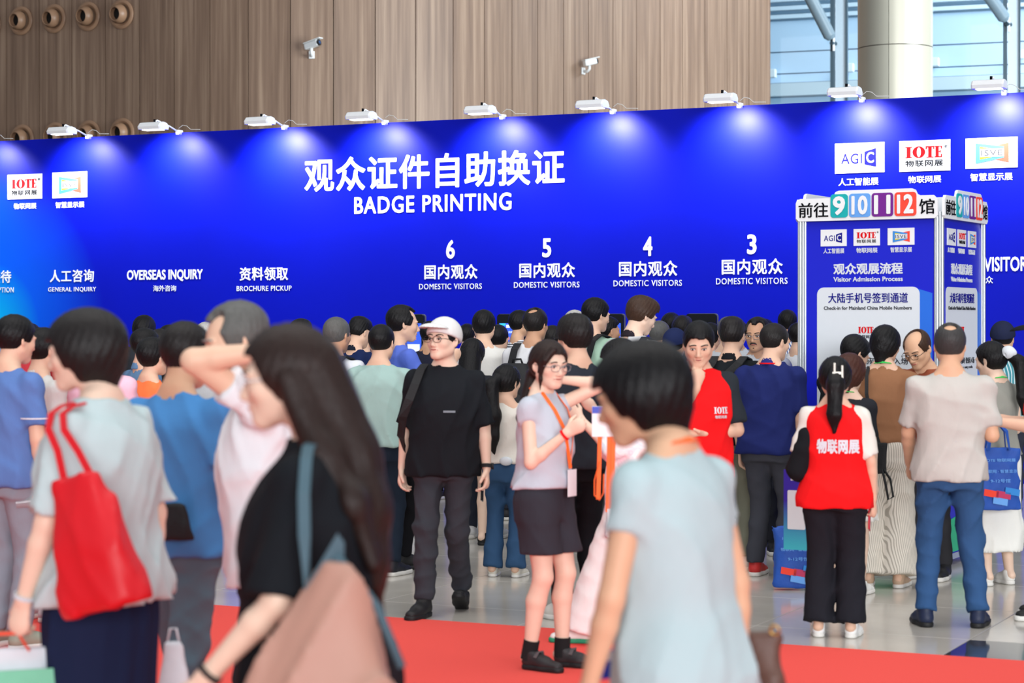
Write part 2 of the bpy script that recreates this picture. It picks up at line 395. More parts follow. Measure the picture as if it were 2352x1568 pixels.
def wood_mat():
    m = bpy.data.materials.new('timber_veneer'); m.use_nodes = True; nt = m.node_tree; p = nt.nodes['Principled BSDF']
    tc = nt.nodes.new('ShaderNodeTexCoord'); mp = nt.nodes.new('ShaderNodeMapping'); mp.inputs['Scale'].default_value = (9, 9, 0.22)
    oi = nt.nodes.new('ShaderNodeObjectInfo'); ad = nt.nodes.new('ShaderNodeVectorMath'); ad.operation = 'ADD'
    ml = nt.nodes.new('ShaderNodeMath'); ml.operation = 'MULTIPLY'; ml.inputs[1].default_value = 40
    nt.links.new(oi.outputs['Random'], ml.inputs[0]); nt.links.new(tc.outputs['Object'], ad.inputs[0]); nt.links.new(ml.outputs[0], ad.inputs[1]); nt.links.new(ad.outputs[0], mp.inputs[0])
    nz = nt.nodes.new('ShaderNodeTexNoise'); nz.inputs['Scale'].default_value = 1.0; nz.inputs['Detail'].default_value = 6; nz.inputs['Roughness'].default_value = 0.62
    nt.links.new(mp.outputs[0], nz.inputs['Vector'])
    cr = nt.nodes.new('ShaderNodeValToRGB'); nt.links.new(nz.outputs['Fac'], cr.inputs[0]); e = cr.color_ramp.elements
    e[0].position = 0.28; e[0].color = (*lin((104, 80, 64)), 1); e[1].position = 0.72; e[1].color = (*lin((158, 132, 110)), 1)
    k = e.new(0.5); k.color = (*lin((130, 104, 85)), 1)
    nt.links.new(cr.outputs[0], p.inputs['Base Color']); p.inputs['Roughness'].default_value = 0.55; p.inputs['Specular IOR Level'].default_value = 0.45
    return m
M_wood = wood_mat(); MATS['timber_veneer'] = M_wood
wall_back = empty('wall_back'); wall_back['kind'] = 'structure'
M_gap = mat('dark_joint', (40, 30, 24), rough=0.9)
HT = 13.0
bmw = bmesh.new()
step_ = (WPTS[0] - WPTS[2]).normalized() * PW
RUN = [WPTS[0] + step_ * k for k in range(16, 0, -1)] + WPTS     # the wall runs on past the picture
for i in range(len(RUN) - 1):
    A, B = RUN[i], RUN[i + 1]; d = (B - A); L = d.length; d.normalize(); n = Vector((d.y, -d.x, 0))
    if n.y > 0: n = -n
    # local x along the panel, -y towards the hall
    M = Matrix(((d.x, -n.x, 0, A.x), (d.y, -n.y, 0, A.y), (0, 0, 1, 0), (0, 0, 0, 1)))
    bm = bmesh.new(); bm_box(bm, (L / 2, 0.03, HT / 2), (L - 0.02, 0.06, HT))
    new_obj('timber_panel', mesh_bm(bm), M_wood, wall_back, M)
    q = [bmw.verts.new(v) for v in (A - n * 0.05, B - n * 0.05, B - n * 0.05 + ZV * HT, A - n * 0.05 + ZV * HT)]
    q2 = [bmw.verts.new(v) for v in (A - n * 0.2, B - n * 0.2, B - n * 0.2 + ZV * HT, A - n * 0.2 + ZV * HT)]
    bmw.faces.new(q); bmw.faces.new(q2[::-1]); 
    for a in range(4): bmw.faces.new((q[a], q[(a + 1) % 4], q2[(a + 1) % 4], q2[a]))
bmesh.ops.recalc_face_normals(bmw, faces=bmw.faces)
new_obj('backing', mesh_bm(bmw), M_gap, wall_back)

def on_wood(px):
    for i in range(len(PX) - 1):
        if PX[i] <= px < PX[i + 1]:
            A, B = WPTS[i], WPTS[i + 1]; r = (px - CX) / FPX; d = B - A
            t = (r * A.y - A.x) / (d.x - r * d.y); P = A + d * t; d.normalize(); n = Vector((d.y, -d.x, 0))
            if n.y > 0: n = -n
            return P, d, n
# jet nozzles
M_noz = mat('taupe_enamel', (150, 116, 90), rough=0.4, var=0.05)
M_hole = mat('nozzle_throat', (14, 11, 10), rough=0.6)
fl_me = lathe_me([(0.17, -0.0), (0.23, 0.0), (0.315, -0.012), (0.318, -0.03), (0.30, -0.045), (0.255, -0.05), (0.23, -0.035), (0.205, -0.02)], 40)
noz_me = lathe_me([(0.20, 0.0), (0.205, -0.05), (0.19, -0.12), (0.155, -0.175), (0.148, -0.18), (0.135, -0.172), (0.14, -0.10), (0.13, -0.045)], 40)
throat_me = lathe_me([(0.001, -0.062), (0.137, -0.062), (0.137, -0.05)], 32)
for row, (pp, ys) in enumerate((((-24, 49, 125, 203, 280), (57, 48, 43, 38, 33)), ((-24, 52, 128, 205, 282), (324, 319, 314, 310, 305)))):
    for c, (px, py) in enumerate(zip(pp, ys)):
        if c == 0 and row == 1: continue
        P, d, n = on_wood(px); z = CH + (HY - py) * P.y / FPX
        e = empty('air_nozzle'); e.matrix_world = Matrix(((d.x, -n.x, 0, P.x), (d.y, -n.y, 0, P.y), (0, 0, 1, z), (0, 0, 0, 1)))
        col = ['cut by the frame edge', 'farthest from the security cameras', 'second nearest to the panel end', 'third along', 'nearest the security cameras'][c]
        row_s = 'upper row' if row == 0 else 'row just above the backdrop'
        lab = {0: 'round taupe air nozzle at the start of the ', 1: 'round taupe air nozzle, second of the ', 2: 'round taupe air nozzle, middle one of the ', 3: 'round taupe air nozzle, fourth of the ', 4: 'round taupe air nozzle nearest the security cameras in the '}[c] + row_s
        tag(e, lab, 'air nozzle', 'air nozzles on the timber wall')
        new_obj('flange', fl_me, M_noz, e); b = new_obj('ball_nozzle', noz_me, M_noz, e); b.rotation_euler = (R(6), 0, R(-8)); b.location = (-0.02, -0.035, 0.01)
        new_obj('throat', throat_me, M_hole, b)
# security cameras
M_cam = mat('camera_white', (225, 226, 224), rough=0.35); M_camb = mat('camera_black', (20, 22, 28), rough=0.15)
M_lens = mat('camera_lens', (40, 70, 110), rough=0.05)
for px, py, yaw, lab in ((716, 112, 62, 'white bullet security camera on the timber wall with short bracket under it'), (1338, 150, 45, 'white bullet security camera on the pale end of the timber wall, seen from its side')):
    P, d, n = on_wood(px); z = CH + (HY - py) * P.y / FPX
    e = empty('security_camera'); e.matrix_world = Matrix(((d.x, -n.x, 0, P.x), (d.y, -n.y, 0, P.y), (0, 0, 1, z), (0, 0, 0, 1)))
    tag(e, lab, 'security camera', 'security cameras')
    new_obj('mount_plate', box_me((0, -0.02, -0.13), (0.12, 0.04, 0.16), bevel=0.01), M_cam, e)
    new_obj('bracket', tube_me([(0, -0.03, -0.15), (0, -0.14, -0.15), (0, -0.2, -0.10), (0, -0.2, -0.02)], 0.035, 10), M_cam, e)
    Mc = Matrix.Translation((0, -0.2, 0.05)) @ Matrix.Rotation(R(-yaw + 90 - 60), 4, 'Z') @ Matrix.Rotation(R(-14), 4, 'Y')
    b = new_obj('body', box_me((0.02, 0, 0), (0.34, 0.13, 0.13), bevel=0.025), M_cam, e, Mc)
    new_obj('hood', box_me((0.06, 0, 0.075), (0.42, 0.15, 0.02), bevel=0.006), M_cam, b)
    new_obj('front', cyl_me((0.18, 0, -0.005), (0.215, 0, -0.005), 0.066), M_camb, b)
    new_obj('lens', cyl_me((0.20, 0, -0.005), (0.222, 0, -0.005), 0.036), M_lens, b)

# ---- glass front with steel posts, a clad column and the building outside
E = WPTS[-1].copy()                                     # end of the timber wall
gd = U.copy(); gd = Vector((math.cos(R(14)), -math.sin(R(14)), 0)); gn = Vector((gd.y, -gd.x, 0)); 
if gn.y > 0: gn = -gn
G_M = Matrix(((gd.x, -gn.x, 0, E.x), (gd.y, -gn.y, 0, E.y + 1.0), (0, 0, 1, 0), (0, 0, 0, 1)))
def g_s(px):
    r = (px - CX) / FPX; Ex, Ey = E.x, E.y + 1.0
    return (r * Ey - Ex) / (gd.x - r * gd.y)
win = empty('window_1'); win.matrix_world = G_M; win['kind'] = 'structure'
m = bpy.data.materials.new('clear_glass'); m.use_nodes = True; p = m.node_tree.nodes['Principled BSDF']
nt = m.node_tree; out = nt.nodes['Material Output']; tr = nt.nodes.new('ShaderNodeBsdfTransparent'); tr.inputs[0].default_value = (0.86, 0.93, 0.96, 1)
gl = nt.nodes.new('ShaderNodeBsdfGlossy'); gl.inputs['Roughness'].default_value = 0.02; fr = nt.nodes.new('ShaderNodeFresnel'); fr.inputs[0].default_value = 1.35
mx = nt.nodes.new('ShaderNodeMixShader'); nt.links.new(fr.outputs[0], mx.inputs[0]); nt.links.new(tr.outputs[0], mx.inputs[1]); nt.links.new(gl.outputs[0], mx.inputs[2]); nt.links.new(mx.outputs[0], out.inputs[0])
nt.nodes.remove(p); M_glass = m
M_steel = mat('dark_steel', (58, 78, 90), rough=0.4, var=0.08); M_alu = mat('pale_aluminium', (190, 208, 220), rough=0.35, metal=0.3, var=0.06)
M_strut = mat('painted_strut', (118, 138, 150), rough=0.4)
posts = [1908, 2304, 2700]
prev = g_s(1766)
for px in posts:
    s = g_s(px)
    new_obj('glass_pane', box_me(((prev + s) / 2, 0.15, HT / 2), (s - prev, 0.02, HT)), M_glass, win)
    new_obj('steel_post', box_me((s + 0.05, 0.0, HT / 2), (0.10, 0.30, HT)), M_steel, win)
    new_obj('aluminium_post', box_me((s + 0.25, 0.10, HT / 2), (0.26, 0.22, HT)), M_alu, win)
    new_obj('post_edge', box_me((s + 0.405, 0.06, HT / 2), (0.05, 0.26, HT)), M_steel, win)
    prev = s + 0.42
strut_i = 0
for px0, py0, px1, py1, which in ((1868, 0, 1908, 82, 'beside the timber wall'), (2277, 0, 2306, 40, 'on the far side of the clad column')):
    s1 = g_s(px1); Y1 = (G_M @ Vector((s1, -0.3, 0))).y; z1 = CH + (HY - py1) * Y1 / FPX
    s0 = g_s(px0); z0 = CH + (HY - py0) * Y1 / FPX
    st = empty('brace_strut'); st.matrix_world = G_M @ Matrix.Translation((s1, -0.3, z1))
    tag(st, 'grey tubular brace strut pinned to the post ' + which, 'strut', 'brace struts of the glass front')
    dv = Vector((s0 - s1, -0.25, z0 - z1)).normalized()
    new_obj('tube', cyl_me(dv * 0.0, dv * 4.5, 0.16, None, 24), M_strut, st)
    new_obj('taper', cyl_me(dv * -0.10, dv * 0.0, 0.09, 0.16, 24), M_strut, st)
    new_obj('clevis', box_me(dv * -0.24, (0.05, 0.10, 0.36), bevel=0.01, M=None), M_lampw, st)
    new_obj('pin', cyl_me(dv * -0.22 + Vector((-0.05, -0.08, 0)), dv * -0.22 + Vector((0.05, 0.08, 0)), 0.05, None, 16), M_steel, st)
# clad column
col_Y = 41.0; cpos = at_depth(2056, HY, col_Y); cr_ = 85.0 * col_Y / FPX
M_clad = mat('champagne_cladding', (164, 159, 144), rough=0.3, metal=0.15, var=0.03, scale=2)
column = empty('column', (cpos.x, col_Y, 0)); tag(column, 'thick champagne metal clad round column before the glass front', 'column')
zj = CH + (HY - 112) * col_Y / FPX
def shell_me(a0, a1, z0, z1, r, t=0.02, n=18):
    bm = bmesh.new(); P = []
    for i in range(n + 1):
        a = a0 + (a1 - a0) * i / n; c, s_ = math.cos(a), math.sin(a)
        P.append([bm.verts.new((c * q, s_ * q, z)) for q, z in ((r, z0), (r, z1), (r - t, z1), (r - t, z0))])
    for A, B in zip(P[:-1], P[1:]):
        for k in range(4): bm.faces.new((A[k], A[(k + 1) % 4], B[(k + 1) % 4], B[k]))
    bm.faces.new(P[0]); bm.faces.new(P[-1][::-1]); bmesh.ops.recalc_face_normals(bm, faces=bm.faces)
    me = mesh_bm(bm, smooth=True); me.set_sharp_from_angle(angle=R(40)); return me
seams = [-110.0, -20.0, 70.0, 160.0]                   # one vertical seam faces the hall
for a0 in seams:
    for z0, z1 in ((0, zj - 0.008), (zj + 0.008, HT)):
        new_obj('cladding_panel', shell_me(R(a0 + 0.4), R(a0 + 89.6), z0, z1, cr_), M_clad, column)
new_obj('core', cyl_me((0, 0, 0), (0, 0, HT), cr_ - 0.03, None, 40), M_gap, column)
# building outside
M_out = mat('pale_blue_cladding', (196, 216, 236), rough=0.5, var=0.03, scale=0.3); M_out2 = mat('pale_band', (205, 214, 220), rough=0.5, var=0.03)
M_outj = mat('cladding_joint', (150, 172, 190), rough=0.6); M_louver = mat('louver_blade', (214, 226, 236), rough=0.5)
bd = Vector((math.cos(R(20)), -math.sin(R(20)), 0)); bn = Vector((-math.sin(R(20)), -math.cos(R(20)), 0)); B0 = Vector((9.0, 64.0, 0))
B_M = Matrix(((bd.x, -bn.x, 0, B0.x), (bd.y, -bn.y, 0, B0.y), (0, 0, 1, 0), (0, 0, 0, 1)))
def b_z(px, py):
    r = (px - CX) / FPX; s = (r * B0.y - B0.x) / (bd.x - r * bd.y); Y = B0.y + s * bd.y
    return CH + (HY - py) * Y / FPX
bld = empty('neighbouring_building'); bld.matrix_world = B_M; tag(bld, 'pale blue clad building with louvers seen through the glass front', 'building')
zs_ = [0.0, b_z(1840, 222), b_z(1840, 190), b_z(1840, 168), b_z(1840, 118), b_z(1840, 45), b_z(1840, 45) + 6]
for i in range(len(zs_) - 1):
    z0, z1 = zs_[i] + 0.02, zs_[i + 1] - 0.02
    if i == 5: break
    for xa, xb in ((-4, 3.0), (3.0, 10.0), (10.0, 17.0)):
        new_obj('cladding_panel', box_me(((xa + xb) / 2, 0.1 - (0.25 if i == 1 else 0), (z0 + z1) / 2), (xb - xa - 0.04, 0.2, z1 - z0)), M_out2 if i == 1 else M_out, bld)
new_obj('wall', box_me((6.5, 0.6, 10), (21, 0.8, 20)), M_outj, bld)
lv = box_me((6.5, -0.05, 0), (21, 0.16, 0.12))
zz = zs_[5] + 0.1
while zz < zs_[5] + 3.2:
    o = new_obj('louver', lv, M_louver, bld); o.location = (0, 0, zz); zz += 0.26
for px, py in ((1777, 171), (1955, 158), (2150, 145), (2346, 128)):
    r = (px - CX) / FPX; s = (r * B0.y - B0.x) / (bd.x - r * bd.y)
    o = new_obj('lamp_box', box_me((s, -0.25, b_z(px, py)), (0.26, 0.26, 0.26), bevel=0.02), M_lampw, bld)
# ------------------------------------------------------------------ bodies and garments: smooth blended solids meshed on a graded grid
f32 = np.float32
def smin(a, b, k):
    if k <= 0: return np.minimum(a, b)
    h = np.clip(0.5 + 0.5 * (b - a) / k, 0, 1); return b + (a - b) * h - k * h * (1 - h)
def axis_steps(lo, hi, step, fine):
    out = [lo]; p = lo
    while p < hi:
        st = step
        for a, b, s in fine:
            if a - st <= p <= b: st = min(st, s)
        p += st; out.append(p)
    return np.array(out, f32)
class Field:
    def __init__(s, lo, hi, step, fine=()):
        ax = [axis_steps(lo[i], hi[i], step, [(c[i] - e[i], c[i] + e[i], q) for c, e, q in fine]) for i in range(3)]
        s.ax = ax; s.D = np.full([len(a) for a in ax], 0.4, f32)
    def sub(s, lo, hi):
        sl = []
        for i in range(3):
            a = max(0, np.searchsorted(s.ax[i], lo[i]) - 1); b = min(len(s.ax[i]), np.searchsorted(s.ax[i], hi[i]) + 1)
            if b <= a: return None
            sl.append(slice(a, b))
        sl = tuple(sl)
        return sl, s.ax[0][sl[0]][:, None, None], s.ax[1][sl[1]][None, :, None], s.ax[2][sl[2]][None, None, :]
    def put(s, sl, d, k, op):
        if op == 'u': s.D[sl] = smin(s.D[sl], d.astype(f32), k)
        elif op == 's': s.D[sl] = -smin(-s.D[sl], d.astype(f32), k)
    def cone(s, a, b, ra, rb, k=0.01, op='u', flat=None, cap=None):
        """Tapered limb from a to b; flat=(axis, f) squeezes it by f along axis."""
        a = np.asarray(a, float); b = np.asarray(b, float); m = max(ra, rb) * (1.0 if flat is None or flat[1] <= 1 else flat[1]) + k + 0.045
        g = s.sub(np.minimum(a, b) - m, np.maximum(a, b) + m)
        if g is None: return
        sl, X, Y, Z = g; ba = b - a; L2 = max(float(ba @ ba), 1e-9)
        x, y, z = X - a[0], Y - a[1], Z - a[2]
        h = np.clip((x * ba[0] + y * ba[1] + z * ba[2]) / L2, 0, 1)
        x, y, z = x - ba[0] * h, y - ba[1] * h, z - ba[2] * h
        if flat is not None:
            n = np.asarray(flat[0], float); q = (x * n[0] + y * n[1] + z * n[2]) * (1.0 / flat[1] - 1.0)
            x, y, z = x + n[0] * q, y + n[1] * q, z + n[2] * q
        d = np.sqrt(x * x + y * y + z * z) - (ra + (rb - ra) * h)
        if flat is not None: d = d * min(1.0, flat[1])
        if cap is not None:
            n = np.asarray(cap[1], float); d = np.maximum(d, (X - cap[0][0]) * n[0] + (Y - cap[0][1]) * n[1] + (Z - cap[0][2]) * n[2])
        s.put(sl, d, k, op)
    def ell(s, c, r, Rm=None, k=0.01, op='u', clip=None):
        c = np.asarray(c, float); m = max(r) + k + 0.04; g = s.sub(c - m, c + m)
        if g is None: return
        sl, X, Y, Z = g; x, y, z = X - c[0], Y - c[1], Z - c[2]
        if Rm is not None:
            x, y, z = (x * Rm[0, 0] + y * Rm[1, 0] + z * Rm[2, 0], x * Rm[0, 1] + y * Rm[1, 1] + z * Rm[2, 1], x * Rm[0, 2] + y * Rm[1, 2] + z * Rm[2, 2])
        k0 = np.sqrt((x / r[0]) ** 2 + (y / r[1]) ** 2 + (z / r[2]) ** 2); k1 = np.sqrt((x / r[0] ** 2) ** 2 + (y / r[1] ** 2) ** 2 + (z / r[2] ** 2) ** 2) + 1e-6
        d = k0 * (k0 - 1) / k1
        s.put(sl, d, k, op)
    def loft(s, secs, o=(0, 0, 0), Rm=None, k=0.02, n=2.3, op='u'):
        """Stack of rounded sections (z, half width, half depth, y centre[, x centre]) in a turned frame."""
        secs = [tuple(q) + (0.0,) * (5 - len(q)) for q in secs]
        S = np.array(secs, float); zz = np.linspace(S[0, 0], S[-1, 0], 60)
        cols = []
        for j in range(1, 5):
            v = np.interp(zz, S[:, 0], S[:, j]); w = np.pad(v, 3, mode='edge'); cols.append(np.convolve(w, np.ones(7) / 7, 'valid'))
        o = np.asarray(o, float); ext = float(max(S[:, 1].max(), S[:, 2].max()) + np.abs(S[:, 3]).max() + np.abs(S[:, 4]).max())
        if Rm is None: lo = o + [-ext, -ext, S[0, 0]]; hi = o + [ext, ext, S[-1, 0]]
        else:
            p = [o + Rm @ np.array([x, y, z]) for x in (-ext, ext) for y in (-ext, ext) for z in (S[0, 0], S[-1, 0])]; lo, hi = np.min(p, 0), np.max(p, 0)
        g = s.sub(lo - 0.06 - k, hi + 0.06 + k)
        if g is None: return
        sl, X, Y, Z = g; x, y, z = X - o[0], Y - o[1], Z - o[2]
        if Rm is not None:
            x, y, z = (x * Rm[0, 0] + y * Rm[1, 0] + z * Rm[2, 0], x * Rm[0, 1] + y * Rm[1, 1] + z * Rm[2, 1], x * Rm[0, 2] + y * Rm[1, 2] + z * Rm[2, 2])
        A = np.interp(z, zz, cols[0]); B = np.interp(z, zz, cols[1]); YC = np.interp(z, zz, cols[2]); XC = np.interp(z, zz, cols[3])
        q = (np.abs((x - XC) / A) ** n + np.abs((y - YC) / B) ** n) ** (1.0 / n)
        d = (q - 1) * np.minimum(A, B) + 0 * z
        e = np.maximum(S[0, 0] - z, z - S[-1, 0]) + 0 * d
        s.put(sl, np.maximum(d, e), k, op)
    def cut(s, p, n):
        """Keep the side that n points away from."""
        n = np.asarray(n, float); n = n / np.linalg.norm(n)
        X, Y, Z = s.ax[0][:, None, None], s.ax[1][None, :, None], s.ax[2][None, None, :]
        s.D = np.maximum(s.D, (X - p[0]) * n[0] + (Y - p[1]) * n[1] + (Z - p[2]) * n[2]).astype(f32)
    def ripple(s, amp, seed, kx=20., kz=11.):
        """Soft creases: warped ridges that come and go over the cloth."""
        X, Y, Z = s.ax[0][:, None, None], s.ax[1][None, :, None], s.ax[2][None, None, :]; rs = np.random.RandomState(seed); p = rs.rand(10) * 6.28
        rd = lambda t: (1 - np.abs(np.sin(t))) ** 1.7
        sg = 1 if p[4] > 3 else -1
        m1 = 0.5 + 0.5 * np.sin(6 * X * sg + 5 * Z + 4 * Y + p[7]); m2 = 0.5 + 0.5 * np.sin(-7 * X * sg + 6 * Z - 5 * Y + p[8])
        w = 1.2 * rd(kx * 1.15 * (X * 0.9 + Y * 0.7) + 2.2 * np.sin(kz * 0.55 * Z + p[0]) + p[1]) * (0.3 + m1)
        w = w + 1.1 * rd(kx * 1.25 * (Y * 0.8 - X * 0.6) + kz * 1.3 * Z + 1.6 * np.sin(9 * X + p[2]) + p[3]) * m2
        w = w + 0.9 * rd(kz * 1.9 * Z + 11 * X * sg + 1.5 * np.sin(8 * Y + 5 * X + p[5]) + p[6]) * (1 - m1)
        s.D = (s.D - 1.55 * amp * (w - 0.9)).astype(f32)
    def mesh(s, smooth=1):
        D = s.D; ins = D < 0
        nx, ny, nz = D.shape
        c = np.zeros((nx - 1, ny - 1, nz - 1), np.int8)
        OF = [(i, j, k) for i in (0, 1) for j in (0, 1) for k in (0, 1)]
        for i, j, k in OF: c += ins[i:nx - 1 + i, j:ny - 1 + j, k:nz - 1 + k]
        act = (c > 0) & (c < 8)
        I, J, K = np.nonzero(act); n = len(I)
        if n == 0: return None
        idx = np.full(act.shape, -1, np.int32); idx[I, J, K] = np.arange(n)
        V = np.stack([D[I + i, J + j, K + k] for i, j, k in OF], 1)
        acc = np.zeros((n, 3), f32); cnt = np.zeros(n, f32)
        for a in range(8):
            for b in range(a + 1, 8):
                da = np.array(OF[b]) - np.array(OF[a])
                if np.abs(da).sum() != 1: continue
                va, vb = V[:, a], V[:, b]; mk = (va < 0) != (vb < 0)
                t = np.where(mk, va / np.where(mk, va - vb, 1), 0)
                P = np.array(OF[a], f32)[None] + t[:, None] * da[None]
                acc += np.where(mk[:, None], P, 0); cnt += mk
        fr = acc / cnt[:, None]; co = np.empty((n, 3), f32)
        for q, ii in enumerate((I, J, K)):
            a = s.ax[q]; co[:, q] = a[ii] + fr[:, q] * (a[ii + 1] - a[ii])
        quads = []
        for axn in range(3):
            sl0 = [slice(1, -1)] * 3; sl1 = [slice(1, -1)] * 3
            sl0[axn] = slice(0, -1); sl1[axn] = slice(1, None)
            A, B = ins[tuple(sl0)], ins[tuple(sl1)]; e = np.nonzero(A != B); sgn = A[e]
            p = [e[q] + (0 if q == axn else 1) for q in range(3)]
            u, v = [(1, 2), (2, 0), (0, 1)][axn]
            def cell(du, dv):
                q = [p[0], p[1], p[2]]; q[u] = q[u] + du; q[v] = q[v] + dv; return idx[q[0], q[1], q[2]]
            Q = np.stack([cell(-1, -1), cell(0, -1), cell(0, 0), cell(-1, 0)], 1)
            Q[~sgn] = Q[~sgn][:, ::-1]; quads.append(Q)
        Q = np.concatenate(quads)
        for _ in range(smooth):
            sm = np.zeros_like(co); ct = np.zeros(n, f32)
            for a, b in ((0, 1), (1, 2), (2, 3), (3, 0)):
                np.add.at(sm, Q[:, a], co[Q[:, b]]); np.add.at(ct, Q[:, a], 1)
            co = co * 0.5 + 0.5 * sm / np.maximum(ct, 1)[:, None]
        me = bpy.data.meshes.new('solid'); m = len(Q)
        me.vertices.add(n); me.vertices.foreach_set('co', co.ravel().astype(f32))
        me.loops.add(m * 4); me.loops.foreach_set('vertex_index', Q.ravel().astype(np.int32))
        me.polygons.add(m); me.polygons.foreach_set('loop_start', np.arange(0, m * 4, 4, dtype=np.int32)); 
        me.polygons.foreach_set('use_smooth', np.ones(m, bool)); me.update(calc_edges=True)
        return me

def nv(v): v = np.asarray(v, float); return v / max(np.linalg.norm(v), 1e-9)
def rot(ax, deg):
    c, s = math.cos(R(deg)), math.sin(R(deg))
    return np.array({'x': ((1, 0, 0), (0, c, -s), (0, s, c)), 'y': ((c, 0, s), (0, 1, 0), (-s, 0, c)), 'z': ((c, -s, 0), (s, c, 0), (0, 0, 1))}[ax])
def mat4(Rm, o, sc=1.0):
    M = Matrix.Identity(4)
    for i in range(3):
        for j in range(3): M[i][j] = float(Rm[i][j]) * sc
        M[i][3] = float(o[i])
    return M

# ---- materials for people
SKIN = {'light': mat('skin_light', (224, 184, 158), rough=0.5, var=0.05, scale=25, spec=0.3, sss=0.0), 'fair': mat('skin_fair', (232, 200, 178), rough=0.5, var=0.05, scale=25, spec=0.3),
        'tan': mat('skin_tan', (198, 152, 122), rough=0.5, var=0.06, scale=25, spec=0.3), 'warm': mat('skin_warm', (216, 172, 140), rough=0.5, var=0.05, scale=25, spec=0.3)}
HAIRC = {'black': (16, 15, 17), 'softblack': (30, 27, 27), 'brown': (62, 44, 34), 'darkbrown': (42, 30, 27), 'grey': (92, 92, 90), 'white': (190, 188, 184), 'auburn': (70, 40, 32), 'salt': (60, 60, 60)}
def hair_mat(c): return mat('hair_' + c, HAIRC[c], rough=0.42, var=0.35, scale=30, bump=0.35, bscale=90, stretch=(3, 3, 0.5), spec=0.22)
def cloth(col, rough=0.85, name=None):
    return mat(name or 'cloth_%d_%d_%d' % tuple(col), col, rough=rough, var=0.06, scale=9, bump=0.5, bscale=16, stretch=(1, 1, 0.55), spec=0.15, sheen=0.0)
M_lip = mat('lip', (196, 112, 104), rough=0.5, var=0.05); M_eye = mat('eye_dark', (32, 22, 20), rough=0.25, var=0.1); M_eyew = mat('eye_white', (225, 218, 214), rough=0.3, var=0.02)
M_sole = mat('rubber_white', (228, 226, 220), rough=0.6); M_soleb = mat('rubber_black', (24, 24, 26), rough=0.6)
M_frame = mat('spectacle_frame', (30, 26, 26), rough=0.3); M_frame_s = mat('spectacle_frame_silver', (150, 150, 155), rough=0.25, metal=0.7)

